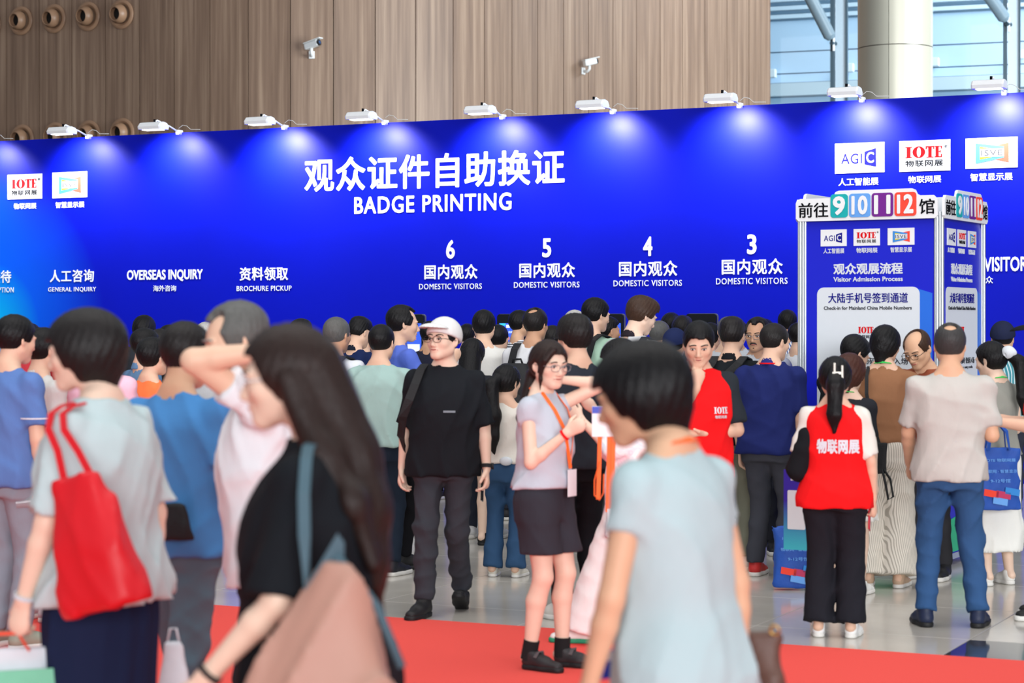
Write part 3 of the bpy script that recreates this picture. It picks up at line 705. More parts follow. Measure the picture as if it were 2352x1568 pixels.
# ---- hair in head coordinates: x right, y forward, z up, origin between the ears at eye level; chin -0.112, crown +0.112
HAIR_ME = {}
def hair_me(style):
    if style in HAIR_ME: return HAIR_ME[style]
    st = style
    F = Field((-0.14, -0.19, -0.26), (0.14, 0.17, 0.18), 0.0065)
    def shell(grow, back=0.0): F.ell((0, -0.014 - back, 0.024), (0.079 + grow, 0.100 + grow + back, 0.090 + grow), k=0.0)
    X, Y, Z = F.ax[0][:, None, None], F.ax[1][None, :, None], F.ax[2][None, None, :]
    def keep(zline):                                     # hair only above a line that depends on how far back and sideways one is
        F.D = np.maximum(F.D, (zline - Z).astype(f32) + 0 * F.D).astype(f32)
    def blend(a, b, lo, hi, t): u = np.clip((t - lo) / (hi - lo), 0, 1); u = u * u * (3 - 2 * u); return a + (b - a) * u
    yy = Y + 0 * X
    if st in ('short', 'shortb', 'crop', 'receding', 'baldspot', 'spiky', 'thin'):
        g = {'short': 0.011, 'shortb': 0.019, 'crop': 0.006, 'receding': 0.011, 'baldspot': 0.009, 'spiky': 0.016, 'thin': 0.007}[st]
        shell(g)
        F.ell((0, -0.018, 0.046), (0.070 + g, 0.093 + g, 0.072 + g * 1.1), k=0.02)
        if st in ('shortb', 'spiky'): F.ell((0.01, 0.035, 0.085), (0.066, 0.062, 0.045), k=0.03)
        fr = {'short': 0.058, 'shortb': 0.046, 'crop': 0.066, 'receding': 0.088, 'baldspot': 0.066, 'spiky': 0.058, 'thin': 0.085}[st]
        line = blend(-0.070, blend(-0.012, fr, 0.035, 0.068, yy), -0.045, 0.0, yy)
        keep(line + 0.004 * np.sin(90 * X))
        if st == 'baldspot': F.ell((0.005, -0.070, 0.112), (0.040, 0.050, 0.042), k=0.008, op='s')
        if st == 'thin': F.ell((0, 0.045, 0.125), (0.078, 0.105, 0.085), k=0.012, op='s')
        if st == 'receding':
            for sx in (-1, 1): F.ell((sx * 0.05, 0.075, 0.085), (0.032, 0.055, 0.05), k=0.01, op='s')
    elif st == 'undercut':
        shell(0.008); F.ell((0, -0.012, 0.07), (0.083, 0.105, 0.068), k=0.012)
        keep(blend(-0.040, blend(0.03, 0.062, 0.03, 0.07, yy), -0.05, 0.0, yy))
    elif st in ('bob', 'bobfull', 'pixie'):
        g = {'bob': 0.022, 'bobfull': 0.027, 'pixie': 0.017}[st]
        shell(g, 0.008); F.ell((0, -0.035, -0.015), (0.080 + g * 0.8, 0.082 + g * 0.7, 0.095), k=0.03)
        F.cone((0, -0.075, -0.06), (0, -0.066, -0.125), 0.055, 0.040, 0.03)
        fr = 0.045
        line = blend(-0.150, blend(-0.050 if st != 'pixie' else -0.01, fr, 0.025, 0.075, yy), -0.02, 0.012, yy)
        keep(line)
        if st == 'bob':
            for sx in (-1, 1): F.ell((sx * 0.10, 0.0, -0.03), (0.03, 0.022, 0.030), k=0.012, op='s')
    elif st in ('long', 'updo', 'tied'):
        shell(0.019 if st == 'long' else 0.013); F.ell((0, -0.03, 0.0), (0.088, 0.092, 0.09), k=0.03)
        line = blend(-0.12 if st != 'updo' else -0.075, blend(-0.02, 0.062, 0.03, 0.075, yy), -0.01, 0.03, yy)
        keep(line + 0.0 * X)
        F.D = np.maximum(F.D, 0.0 - 1 + 0 * F.D)
        if st != 'long':
            for sx in (-1, 1): F.ell((sx * 0.095, 0.0, -0.02), (0.022, 0.022, 0.036), k=0.01, op='s')
        if st == 'updo': F.ell((0, -0.115, 0.0), (0.045, 0.035, 0.05), k=0.02)
    amp = {'crop': 0.0012, 'thin': 0.0012, 'baldspot': 0.0012}.get(st, 0.0028)
    th = np.arctan2(X, Y + 0.02)
    F.D = (F.D + amp * (np.sin(th * 23 + 9 * Z * 10) * 0.6 + np.sin(th * 41 - 120 * Z) * 0.4)).astype(f32)
    me = F.mesh(1); HAIR_ME[style] = me
    return me

# ---- shared small meshes of the face (head coordinates)
def ell_me(c, r, n=12, m=8):
    bm = bmesh.new(); bmesh.ops.create_uvsphere(bm, u_segments=n, v_segments=m, radius=1.0)
    bmesh.ops.scale(bm, vec=r, verts=bm.verts); bmesh.ops.translate(bm, vec=c, verts=bm.verts); return mesh_bm(bm, smooth=True)
EYEW_ME = ell_me((0, 0, 0), (0.0135, 0.005, 0.0052)); IRIS_ME = ell_me((0, 0.0022, 0), (0.0062, 0.0042, 0.0053)); LID_ME = tube_me([(-0.016, -0.003, 0.001), (-0.009, 0.0045, 0.0055), (0, 0.006, 0.0068), (0.009, 0.0045, 0.005), (0.016, -0.003, -0.001)], 0.0017, 6)
BROW_ME = tube_me([(-0.022, -0.010, 0.0), (-0.010, -0.001, 0.005), (0.004, 0.003, 0.004), (0.018, 0.001, -0.001)], 0.0034, 6)
LIPS_ME = tube_me([(-0.023, -0.010, 0), (-0.012, -0.002, 0.002), (0, 0.001, 0.0005), (0.012, -0.002, 0.002), (0.023, -0.010, 0)], 0.0052, 8)
MOUTH_ME = tube_me([(-0.023, -0.008, 0), (-0.012, 0.0025, 0.001), (0, 0.0055, 0), (0.012, 0.0025, 0.001), (0.023, -0.008, 0)], 0.0013, 6)
def rim_me(w, h):
    pts = []
    for i in range(24):
        a = 2 * math.pi * i / 24; c, s = math.cos(a), math.sin(a)
        pts.append((w * np.sign(c) * abs(c) ** 0.7, 0.0, h * np.sign(s) * abs(s) ** 0.7))
    return tube_me(pts, 0.0016, 6, closed=True)
RIM_ME = rim_me(0.024, 0.018); BRIDGE_ME = tube_me([(-0.010, 0.116, 0.002), (0, 0.119, 0.005), (0.010, 0.116, 0.002)], 0.0015, 6)
TEMPLE_ME = [tube_me([(sx * 0.056, 0.110, 0.004), (sx * 0.072, 0.095, 0.006), (sx * 0.083, 0.03, 0.004), (sx * 0.086, -0.02, 0.0), (sx * 0.085, -0.03, -0.015)], 0.0016, 6) for sx in (-1, 1)]
LENSG_ME = box_me((0, 0, 0), (0.044, 0.001, 0.032))

def shoe_meshes():
    F = Field((-0.07, -0.13, 0.0), (0.07, 0.22, 0.16), 0.007)
    F.cone((0, -0.05, 0.048), (0, 0.06, 0.045), 0.037, 0.041, 0.02); F.cone((0, 0.06, 0.042), (0.004, 0.145, 0.030), 0.043, 0.036, 0.02, flat=((0, 0, 1), 0.8))
    F.cone((0, -0.045, 0.05), (0, -0.035, 0.095), 0.037, 0.041, 0.02); F.cone((0, 0.02, 0.06), (0, -0.02, 0.085), 0.035, 0.038, 0.02)
    F.cut((0, 0, 0.022), (0, 0, -1)); F.cut((0, 0, 0.108), (0, 0.15, 1)); up = F.mesh(1)
    F = Field((-0.07, -0.13, -0.01), (0.07, 0.22, 0.06), 0.007)
    F.cone((0, -0.05, 0.015), (0, 0.06, 0.015), 0.040, 0.043, 0.02); F.cone((0, 0.06, 0.015), (0.004, 0.150, 0.015), 0.046, 0.040, 0.02)
    F.cut((0, 0, 0.030), (0, 0, 1)); F.cut((0, 0, 0.0), (0, 0, -1)); so = F.mesh(0)
    return up, so
SHOE_UP, SHOE_SOLE = shoe_meshes()
LACE_ME = tube_me([(-0.022, 0.03, 0.086), (0.022, 0.045, 0.083), (-0.022, 0.06, 0.077), (0.022, 0.075, 0.074), (-0.02, 0.09, 0.068)], 0.003, 5)

def knee_ik(h, a, l1, l2, pole):
    h, a = np.asarray(h, float), np.asarray(a, float); d = a - h; L = min(np.linalg.norm(d), (l1 + l2) * 0.999); u = nv(d)
    x = (L * L + l1 * l1 - l2 * l2) / (2 * L); y = math.sqrt(max(l1 * l1 - x * x, 0)); p = np.asarray(pole, float); p = nv(p - u * (p @ u))
    return h + u * x + p * y
HANG = {'L': ((-0.09, -0.04, -1), (-0.03, 0.16, -1)), 'R': ((0.09, -0.04, -1), (0.03, 0.16, -1))}

class Person:
    """One standing or walking figure. Body frame: x to its right, y forward, z up, feet on z = 0. heading turns it: 0 looks away from the camera."""
    def __init__(s, label, px, S, H, heading=0, fem=False, wide=1.0, lean=0, side=0, twist=0, head=(0, 0, 0), arms=None, feet=None, skin='light', hair='short', haircol='black',
                 shirt=None, bottom=None, shoes=None, group=None, fine=True, hands=(), step=0.0135, face=False, eyes=None, bare=False, cat='person', foot_yaw=(8, -8), neckf=0.0):
        s.label = label; s.seed = sum(ord(c) * (i + 3) for i, c in enumerate(label)) % 1000; s.S = S; s.H = H; h_ = H / 1.72; s.hs = (0.80 + 0.20 * h_) * (0.96 if fem else 1.0)
        s.h = (H - 0.012 - 0.212 * s.hs) / 1.51; h = s.h; s.fem = fem; s.wide = wide
        Y = FPX / S; X = (px - CX) / S; on_carpet = (Vector((X, Y, 0)) - cp).dot(-NRM) < 0.12
        s.root = empty('person', (X, Y, 0.0065 if on_carpet else 0.0005), R(-heading)); tag(s.root, label, cat, group)
        s.Rt = rot('z', -twist) @ rot('x', -lean) @ rot('y', side); s.O = np.array([0, 0, 0.92 * h])
        s.Rh = rot('z', -head[0]) @ rot('x', -head[1]) @ rot('y', head[2])
        T = lambda p: s.O + s.Rt @ (np.asarray(p, float) * h)
        s.T = T
        sw = (0.158 if fem else 0.182) * wide ** 0.6
        s.sh = {'L': T((-sw, -0.01, 0.458)), 'R': T((sw, -0.01, 0.458))}
        s.nb = T((0, -0.012, 0.53)); s.np_ = T((0, 0.012 + neckf, 0.588)); s.ho = s.np_ + s.Rh @ (np.array([0, 0.018, 0.100]) * s.hs)
        s.arm = {}
        for k in 'LR':
            u, f = HANG[k][0], HANG[k][1]; hd = None; pn = None; curl = 0.5
            if arms and k in arms:
                a = arms[k]; u, f = a[0], a[1]; hd = a[2] if len(a) > 2 else None; pn = a[3] if len(a) > 3 else None; curl = a[4] if len(a) > 4 else 0.5
            e = s.sh[k] + nv(u) * 0.285 * h; w = e + nv(f) * 0.245 * h
            sx = -1 if k == 'L' else 1
            hd = nv(hd) if hd is not None else nv(f)
            pn = np.array([-sx, 0.15, 0.0]) if pn is None else np.asarray(pn, float)
            pn = nv(pn - hd * (pn @ hd)); s.arm[k] = dict(e=e, w=w, d=hd, n=pn, t=np.cross(hd, pn) * (1 if k == 'R' else -1), curl=curl)
        s.hip = {'L': np.array([-0.088 * h, 0, 0.90 * h]), 'R': np.array([0.088 * h, 0, 0.90 * h])}
        s.ank = {'L': np.array([-0.10 * h, -0.02, 0.088]), 'R': np.array([0.10 * h, -0.02, 0.088])}
        s.pitch = {'L': 0.0, 'R': 0.0}; s.fyaw = {'L': foot_yaw[0], 'R': foot_yaw[1]}
        if feet:
            for k in feet: s.ank[k] = np.array([feet[k][0], feet[k][1], feet[k][2] + 0.088]); s.pitch[k] = feet[k][3] if len(feet[k]) > 3 else 0.0
        s.knee = {k: knee_ik(s.hip[k], s.ank[k], (0.9 * h - 0.088) * 0.512, (0.9 * h - 0.088) * 0.500, (0, 1, 0)) for k in 'LR'}
        s.skin = SKIN[skin]; s.step = step; s.fine = fine; s.hands = hands
        s.lk = 0.72 if (bottom and bottom.get('kind', 'trousers') == 'trousers') else 1.0
        s.body = s.make_body(face)
        if hair: s.hair = new_obj('hair', hair_me(hair), hair_mat(haircol), s.root, mat4(s.Rh, s.ho, s.hs))
        if face: s.make_face(haircol, eyes)
        if bottom: s.make_bottom(**bottom)
        if shirt: s.make_shirt(**shirt)
        if shoes is not None: s.make_shoes(**shoes)
    # -- parts
    def HP(s, p): return s.ho + s.Rh @ (np.asarray(p, float) * s.hs)
    def torso_secs(s, ease=0.0, lo=-0.12, hi=0.575, flare=0.0):
        w = s.wide; h = s.h
        base = [(-0.14, 0.160, 0.110, -0.012), (-0.02, 0.168, 0.118, -0.014), (0.06, 0.150 if s.fem else 0.158, 0.108, -0.006), (0.14, 0.122 if s.fem else 0.150, 0.094 if s.fem else 0.110, 0.0), (0.27, 0.140 if s.fem else 0.160, 0.112 if s.fem else 0.116, 0.008),
                (0.36, 0.145 if s.fem else 0.168, 0.106, 0.002), (0.44, 0.150 if s.fem else 0.168, 0.088, -0.010), (0.49, 0.125 if s.fem else 0.140, 0.070, -0.014), (0.525, 0.080, 0.056, -0.012), (0.56, 0.058, 0.050, -0.006), (0.60, 0.052, 0.048, 0.004)]
        zs = np.array([b[0] for b in base]); A = np.array(base)
        pts = np.unique(np.concatenate([[lo], zs[(zs > lo) & (zs < hi)], [hi]])); out = []
        for z in pts:
            r = [np.interp(z, zs, A[:, j]) for j in (1, 2, 3)]
            fl = flare * max(0, (0.30 - z)) / 0.4; e = ease * (1 if z < 0.42 else max(0.25, 1 - (z - 0.42) / 0.10))
            out.append((z * h, (r[0] * w + e + fl) * h, (r[1] * w + e + fl * 0.7) * h, r[2] * h))
        return out
    def hand(s, F, k, fingers):
        a = s.arm[k]; q = s.hs * (0.93 if s.fem else 1.0); w, d, n, t = a['w'], a['d'], a['n'], a['t']
        if not fingers:
            F.cone(w, w + d * 0.09 * q, 0.028 * q, 0.036 * q, 0.02, flat=(n, 0.55)); F.cone(w + d * 0.09 * q, w + d * 0.15 * q + n * 0.03 * a['curl'], 0.034 * q, 0.024 * q, 0.015, flat=(n, 0.55)); return
        F.cone(w + d * 0.012 * q, w + d * 0.080 * q, 0.030 * q, 0.041 * q, 0.015, flat=(n, 0.48))
        for off, L, r in ((0.031, 0.072, 0.0088), (0.0105, 0.082, 0.0092), (-0.0105, 0.076, 0.0088), (-0.030, 0.060, 0.0078)):
            c = a['curl'] * (1.0 + 0.25 * (0.03 - off) / 0.06); b0 = w + d * (0.088 - abs(off) * 0.18) * q + t * off * q
            d1 = nv(d * math.cos(c * 0.7) + n * math.sin(c * 0.7) + t * off * 1.5); d2 = nv(d * math.cos(c * 1.7) + n * math.sin(c * 1.7)); d3 = nv(d * math.cos(c * 2.4) + n * math.sin(c * 2.4))
            p1 = b0 + d1 * L * 0.48 * q; p2 = p1 + d2 * L * 0.30 * q; p3 = p2 + d3 * L * 0.22 * q
            F.cone(b0 - d * 0.012, p1, r * 1.1 * q, r * q, 0.004); F.cone(p1, p2, r * q, r * 0.92 * q, 0.003); F.cone(p2, p3, r * 0.92 * q, r * 0.8 * q, 0.003)
        b0 = w + d * 0.026 * q + t * 0.022 * q + n * 0.008; p1 = b0 + nv(t * 0.62 + d * 0.75 + n * 0.35) * 0.042 * q; p2 = p1 + nv(t * 0.15 + d * 0.9 + n * 0.45) * 0.036 * q
        F.cone(b0, p1, 0.0145 * q, 0.0115 * q, 0.010); F.cone(p1, p2, 0.0112 * q, 0.0088 * q, 0.004)
    def make_body(s, face):
        h, hs = s.h, s.hs; fine = []
        if s.fine: fine.append((s.ho + s.Rh @ np.array([0, 0.01, -0.01]), np.array([0.10, 0.135, 0.14]) * hs, 0.0052 if face else 0.009))
        for k in s.hands: fine.append((s.arm[k]['w'] + s.arm[k]['d'] * 0.085, (0.075, 0.075, 0.085), 0.0058))
        P = [s.ho + 0.15, s.ho - 0.15, s.T((0.22, 0.17, 0)), s.T((-0.22, -0.17, 0))] + [s.arm[k][q] + e for k in 'LR' for q in 'ew' for e in (-0.08, 0.08)] + [s.arm[k]['w'] + s.arm[k]['d'] * 0.20 + e for k in 'LR' for e in (-0.05, 0.05)]
        P += [s.knee[k] + e for k in 'LR' for e in (-0.1, 0.1)] + [s.ank[k] + e for k in 'LR' for e in (-0.07, 0.07)] + [s.ank[k] + (0, 0.14, 0) for k in 'LR']
        F = Field(np.min(P, 0), np.max(P, 0), s.step * 1.12, fine); w = s.wide; af = 0.84 if s.fem else 1.0
        F.loft([(z, a * 0.90, b * 0.90, y) for z, a, b, y in s.torso_secs(0, -0.10, 0.56)], s.O, s.Rt, 0.02)
        for k in 'LR':
            a = s.arm[k]; ins = np.array([0.03 if k == 'L' else -0.03, 0, -0.02])
            F.cone(s.sh[k] + s.Rt @ ins, s.sh[k], 0.048 * h * af, 0.046 * h * af, 0.03)
            F.cone(s.sh[k], a['e'], 0.047 * h * af * w ** .5, 0.039 * h * af * w ** .5, 0.02)
            m = a['e'] * 0.72 + a['w'] * 0.28; F.cone(a['e'], m, 0.038 * h * af * w ** .5, 0.039 * h * af * w ** .5, 0.012); F.cone(m, a['w'], 0.039 * h * af * w ** .5, 0.0255 * h * af, 0.01)
            s.hand(F, k, k in s.hands)
            hp, kn, an = s.hip[k], s.knee[k], s.ank[k]
            lk = s.lk; F.cone(hp, kn, 0.080 * h * w * lk, 0.052 * h * lk, 0.03); c = kn * 0.68 + an * 0.32; c = c + np.array([0, -0.014, 0])
            F.cone(kn, c, 0.050 * h * lk, 0.053 * h * lk, 0.02); F.cone(c, an, 0.052 * h * lk, 0.033 * h, 0.015)
            F.cone(an + (0, -0.02, -0.03), an + (0, 0.09, -0.055), 0.030, 0.024, 0.015)
        # neck and head
        nr = 0.044 if s.fem else 0.053
        F.cone(s.nb, s.HP((0, -0.026, -0.05)), nr * 1.12 * h, nr * hs, 0.022)
        F.cone(s.T((0.10, -0.02, 0.475)), s.T((0.02, -0.02, 0.56)), 0.03, 0.035, 0.03); F.cone(s.T((-0.10, -0.02, 0.475)), s.T((-0.02, -0.02, 0.56)), 0.03, 0.035, 0.03)
        E = lambda c, r, k=0.01, op='u', Rx=None: F.ell(s.HP(c), np.array(r) * hs, s.Rh if Rx is None else s.Rh @ Rx, k, op)
        C = lambda a, b, ra, rb, k=0.01, op='u': F.cone(s.HP(a), s.HP(b), ra * hs, rb * hs, k, op)
        fw = 0.95 if s.fem else 1.0
        E((0, -0.014, 0.024), (0.077, 0.098, 0.088), 0.0); E((0, 0.020, -0.025), (0.066 * fw, 0.074, 0.080), 0.03)
        for sx in (-1, 1):
            C((sx * 0.052 * fw, 0.0, -0.052), (sx * 0.016, 0.058, -0.092), 0.024, 0.020, 0.03)
            E((sx * 0.042, 0.055, -0.022), (0.024, 0.026, 0.024), 0.02)
        C((-0.008, 0.068, -0.094), (0.008, 0.068, -0.094), 0.018, 0.018, 0.02)
        if s.fine:
            for sx in (-1, 1):
                E((sx * 0.032, 0.094, 0.0), (0.017, 0.014, 0.010), 0.012, 's')
                E((sx * 0.033, 0.081, 0.020), (0.022, 0.012, 0.007), 0.012)
                E((sx * 0.032, 0.078, -0.001), (0.015, 0.0125, 0.010), 0.004)
                E((sx * 0.081, -0.010, -0.008), (0.0085, 0.019, 0.032), 0.005, 'u', rot('z', sx * 22)); E((sx * 0.088, -0.006, -0.004), (0.006, 0.010, 0.017), 0.005, 's', rot('z', sx * 22))
                E((sx * 0.011, 0.096, -0.041), (0.009, 0.010, 0.008), 0.006)
            C((0, 0.084, 0.008), (0, 0.107, -0.034), 0.008, 0.0115, 0.010)
            E((0, 0.084, -0.064), (0.024, 0.012, 0.012), 0.012); 
        me = F.mesh(1)
        return new_obj('body', me, s.skin, s.root)
    def make_face(s, haircol, eyes):
        eyes = eyes or {}; B = s.body; M = lambda p, rz=0, rx=0: mat4(s.Rh @ rot('z', rz) @ rot('x', rx), s.HP(p), s.hs)
        bm_ = mat('brow_' + haircol, tuple(min(255, int(c * 1.2 + 14)) for c in HAIRC[haircol]), rough=0.8)
        for sx in (-1, 1):
            w = new_obj('eye', EYEW_ME, M_eyew, B, M((sx * 0.032, 0.0885, -0.001), -sx * 12))
            gx = eyes.get('gaze', 0.0)
            new_obj('iris', IRIS_ME, M_eye, B, M((sx * 0.032 + gx * 0.005, 0.0895, -0.0015), -sx * 12))
            new_obj('eyelid', LID_ME, M_eye, B, M((sx * 0.032, 0.0875, 0.0), -sx * 12))
            new_obj('eyebrow', BROW_ME, bm_, B, mat4(s.Rh @ rot('z', -sx * 12) @ np.diag([sx * -1.0, 1, 1]) if False else s.Rh @ rot('z', -sx * 12), s.HP((sx * 0.033, 0.0925, 0.021)), s.hs))
        new_obj('lips', LIPS_ME, M_lip, B, M((0, 0.0925, -0.064))); new_obj('mouth_line', MOUTH_ME, mat('mouth_shadow', (120, 60, 58), rough=0.7), B, M((0, 0.0935, -0.064)))
        if eyes.get('glasses'): s.glasses(eyes['glasses'])
        if eyes.get('moustache'):
            me = tube_me([(-0.024, -0.008, -0.007), (-0.012, 0.002, 0.0), (0, 0.004, 0.002), (0.012, 0.002, 0.0), (0.024, -0.008, -0.007)], 0.005, 6); new_obj('moustache', me, bm_, B, M((0, 0.094, -0.052)))
            new_obj('goatee', ell_me((0, 0, 0), (0.012, 0.006, 0.009)), bm_, B, M((0, 0.085, -0.088)))
    def glasses(s, m):
        g = new_obj('spectacles', BRIDGE_ME, m, s.root, mat4(s.Rh, s.HP((0, 0, -0.003)), s.hs))
        for sx in (-1, 1):
            o = new_obj('rim', RIM_ME, m, g); o.location = (sx * 0.034, 0.112, 0.0); o.rotation_euler = (R(-6), 0, R(-sx * 8))
            new_obj('temple', TEMPLE_ME[0 if sx < 0 else 1], m, g)
        return g
    def make_shirt(s, col=None, m=None, sleeve=0.62, hem=-0.06, ease=0.022, srad=0.066, collar=None, amp=0.0045, flare=0.02, name='shirt', sleeve_m=None, hi=0.545, seed=None, tuck=False, cuff=None, neckhole=True):
        h = s.h; m = m or cloth(col); s.shirt_m = m; af = 0.88 if s.fem else 1.0
        P = [s.T((x, y, z)) for x in (-0.33, 0.33) for y in (-0.24, 0.24) for z in (hem - 0.02, 0.62)]
        ends = {}
        for k in 'LR':
            sl = sleeve if not isinstance(sleeve, dict) else sleeve[k]
            a = s.arm[k]
            if sl <= 1: pth = [s.sh[k], s.sh[k] + (a['e'] - s.sh[k]) * sl]
            else: pth = [s.sh[k], a['e'], a['e'] + (a['w'] - a['e']) * (sl - 1)]
            ends[k] = pth
            for p in pth: P += [p + 0.11, p - 0.11]
        F = Field(np.min(P, 0), np.max(P, 0), s.step)
        F.loft(s.torso_secs(ease, hem, hi, flare), s.O, s.Rt, 0.02)
        for k in 'LR':
            pth = ends[k]; sx = -1 if k == 'L' else 1
            r0 = 0.053 * h * af * s.wide ** .5
            F.cone(s.T((sx * 0.05, -0.012, 0.508)), s.sh[k] + s.Rt @ np.array([0, 0, -0.004]), 0.036 * h, r0, 0.03)
            F.cone(s.T((sx * 0.10, -0.008, 0.40)), s.sh[k], 0.06 * h, r0, 0.04)
            if np.linalg.norm(pth[-1] - pth[0]) > 0.03:
                for q in range(len(pth) - 1):
                    last = q == len(pth) - 2; d = nv(pth[q + 1] - pth[q])
                    ra = r0 if q == 0 else srad * h * af * 0.92; rb = srad * h * af if q == 0 else srad * h * af * 0.72
                    F.cone(pth[q], pth[q + 1] + (d * 0.07 if last else 0), ra, rb, 0.035, cap=(pth[q + 1], d) if last else None)
        # soft folds: drapes towards the hem, and wrinkles
        F.ripple(amp, seed if seed is not None else s.seed)
        d = s.Rt @ np.array([0, 0, -1.0]); F.cut(s.T((0, 0, hem)), d)
        if neckhole: F.cone(s.nb + (s.nb - s.HP((0, -0.026, -0.05))) * 0.15, s.HP((0, -0.026, -0.05)), (0.050 if s.fem else 0.058) * h, (0.052 if s.fem else 0.060) * h, 0.006, 's')
        o = new_obj(name, F.mesh(1), m, s.root); s.shirt = o
        if collar:
            F = Field(s.nb - 0.16, s.nb + 0.18, 0.008); n2 = s.HP((0, -0.03, -0.06)); u = nv(n2 - s.nb)
            F.cone(s.nb - u * 0.01, s.nb + u * 0.045, 0.076 * h, 0.064 * h, 0.0); F.cone(s.nb - u * 0.05, s.nb + u * 0.10, 0.060 * h, 0.056 * h, 0.004, 's'); F.cut(s.nb + u * 0.04, u); F.cut(s.nb - u * 0.012, -u)
            me = F.mesh(1)
            if me: c = new_obj('collar', me, collar, s.root)
        return o
    def make_bottom(s, kind='trousers', col=None, m=None, fit=1.0, hem=0.06, amp=0.004, waist=0.10, flare=1.0, name=None, rad=None):
        h = s.h; m = m or cloth(col); w = s.wide
        P = [np.array([x, y, z]) for x in (-0.34, 0.34) for y in (-0.30, 0.30) for z in (hem - 0.03, 1.10 * h)] + [s.knee[k] + e for k in 'LR' for e in (-0.17, 0.17)] + [s.ank[k] + e for k in 'LR' for e in (-0.15, 0.15)]
        lo = np.min(P, 0); lo[2] = max(lo[2], hem - 0.04 if kind != 'trousers' else min(s.ank['L'][2], s.ank['R'][2]) - 0.06)
        F = Field(lo, np.max(P, 0), s.step)
        F.loft([(z, a + 0.008 * h, b + 0.008 * h, y) for z, a, b, y in s.torso_secs(0.004, -0.13, waist)], s.O, rot('x', 0) if abs(0) else None, 0.03)
        if kind in ('trousers', 'shorts'):
            for k in 'LR':
                hp, kn, an = s.hip[k], s.knee[k], s.ank[k]
                r1, r2, r3 = (0.094 * h * w * (0.6 + 0.4 * fit), 0.066 * h * fit, 0.056 * h * fit * flare)
                F.cone(hp + (0, -0.01, 0.0), kn, r1, r2, 0.035)
                if kind == 'trousers':
                    d = nv(an - kn); F.cone(kn, an + d * 0.08, r2, r3, 0.02, cap=(an + d * (0.06 - hem), d))
            if kind == 'trousers':
                F.ripple(amp, s.seed % 777, kx=16, kz=16)
                F.cut((0, 0, 0.012), (0, 0, -1))
            else:
                for k in 'LR':
                    hp, kn = s.hip[k], s.knee[k]
                    F.cone(hp, hp + (kn - hp) * 0.95, 0.10 * h * w * fit, 0.095 * h * fit * flare, 0.03)
                F.ripple(amp, s.seed % 777); F.cut((0, 0, hem), (0, 0, -1))
        else:                                            # skirt or dress bottom: one bell down to the hem
            r = rad or (0.22, 0.17)
            F.loft([(hem, r[0] * h, r[1] * h, -0.005), ((hem + 0.75 * h) / 2, (r[0] + 0.185) / 2 * h, (r[1] + 0.14) / 2 * h, -0.008), (0.80 * h, 0.190 * h * w, 0.148 * h * w, -0.006), (0.95 * h, 0.168 * h * w, 0.12 * h * w, -0.01)], (0, 0, 0), None, 0.02, n=2.0)
            F.ripple(amp, s.seed % 777, kx=34, kz=3); F.cut((0, 0, hem), (0, 0, -1))
        s.bottom = new_obj(name or {'trousers': 'trousers', 'shorts': 'shorts', 'skirt': 'skirt'}[kind], F.mesh(1), m, s.root)
    def make_shoes(s, col=(30, 30, 32), sole=None, laces=None, scale=1.0, sock=None):
        m = mat('shoe_%d_%d_%d' % tuple(col), col, rough=0.55, var=0.12); s.shoe = {}
        for k in 'LR':
            a = s.ank[k]; sc = s.h * scale * (0.93 if s.fem else 1.03)
            M = Matrix.Translation((a[0], a[1], a[2] - 0.088)) @ Matrix.Rotation(R(s.fyaw[k]), 4, 'Z') @ Matrix.Translation((0, 0.11 * sc, 0)) @ Matrix.Rotation(R(-s.pitch[k]), 4, 'X') @ Matrix.Translation((0, -0.11 * sc, 0)) @ Matrix.Translation((0, 0.035, 0)) @ Matrix.Scale(sc, 4)
            o = new_obj('shoe', SHOE_UP, m, s.root, M); new_obj('sole', SHOE_SOLE, sole or M_sole, o); s.shoe[k] = o
            if laces: new_obj('lace', LACE_ME, laces, o)
            if sock:
                u = nv(s.knee[k] - a); new_obj('sock', cyl_me(a - u * 0.04, a + u * 0.055, 0.043 * s.h, 0.043 * s.h, 20), sock, s.root)
    def W(s, p):
        """Body frame to world."""
        return s.root.matrix_basis @ Vector([float(v) for v in p])
# ------------------------------------------------------------------ worn and carried things
from mathutils.bvhtree import BVHTree
def stripes(name, ca, cb, freq, axis=0, rough=0.85):
    if name in MATS: return MATS[name]
    m = bpy.data.materials.new(name); m.use_nodes = True; nt = m.node_tree; p = nt.nodes['Principled BSDF']
    tc = nt.nodes.new('ShaderNodeTexCoord'); sx = nt.nodes.new('ShaderNodeSeparateXYZ'); nt.links.new(tc.outputs['Object'], sx.inputs[0])
    if axis == 0:
        at_ = nt.nodes.new('ShaderNodeMath'); at_.operation = 'ADD'; nt.links.new(sx.outputs[0], at_.inputs[0]); nt.links.new(sx.outputs[1], at_.inputs[1]); src = at_.outputs[0]
    else: src = sx.outputs[2]
    mu = nt.nodes.new('ShaderNodeMath'); mu.operation = 'MULTIPLY'; mu.inputs[1].default_value = freq; nt.links.new(src, mu.inputs[0])
    fr = nt.nodes.new('ShaderNodeMath'); fr.operation = 'FRACT'; nt.links.new(mu.outputs[0], fr.inputs[0])
    cr = nt.nodes.new('ShaderNodeValToRGB'); nt.links.new(fr.outputs[0], cr.inputs[0]); cr.color_ramp.interpolation = 'CONSTANT'
    e = cr.color_ramp.elements; e[0].position = 0; e[0].color = (*lin(ca), 1); e[1].position = 0.62; e[1].color = (*lin(cb), 1)
    nt.links.new(cr.outputs[0], p.inputs['Base Color']); p.inputs['Roughness'].default_value = rough; p.inputs['Specular IOR Level'].default_value = 0.2
    MATS[name] = m; return m
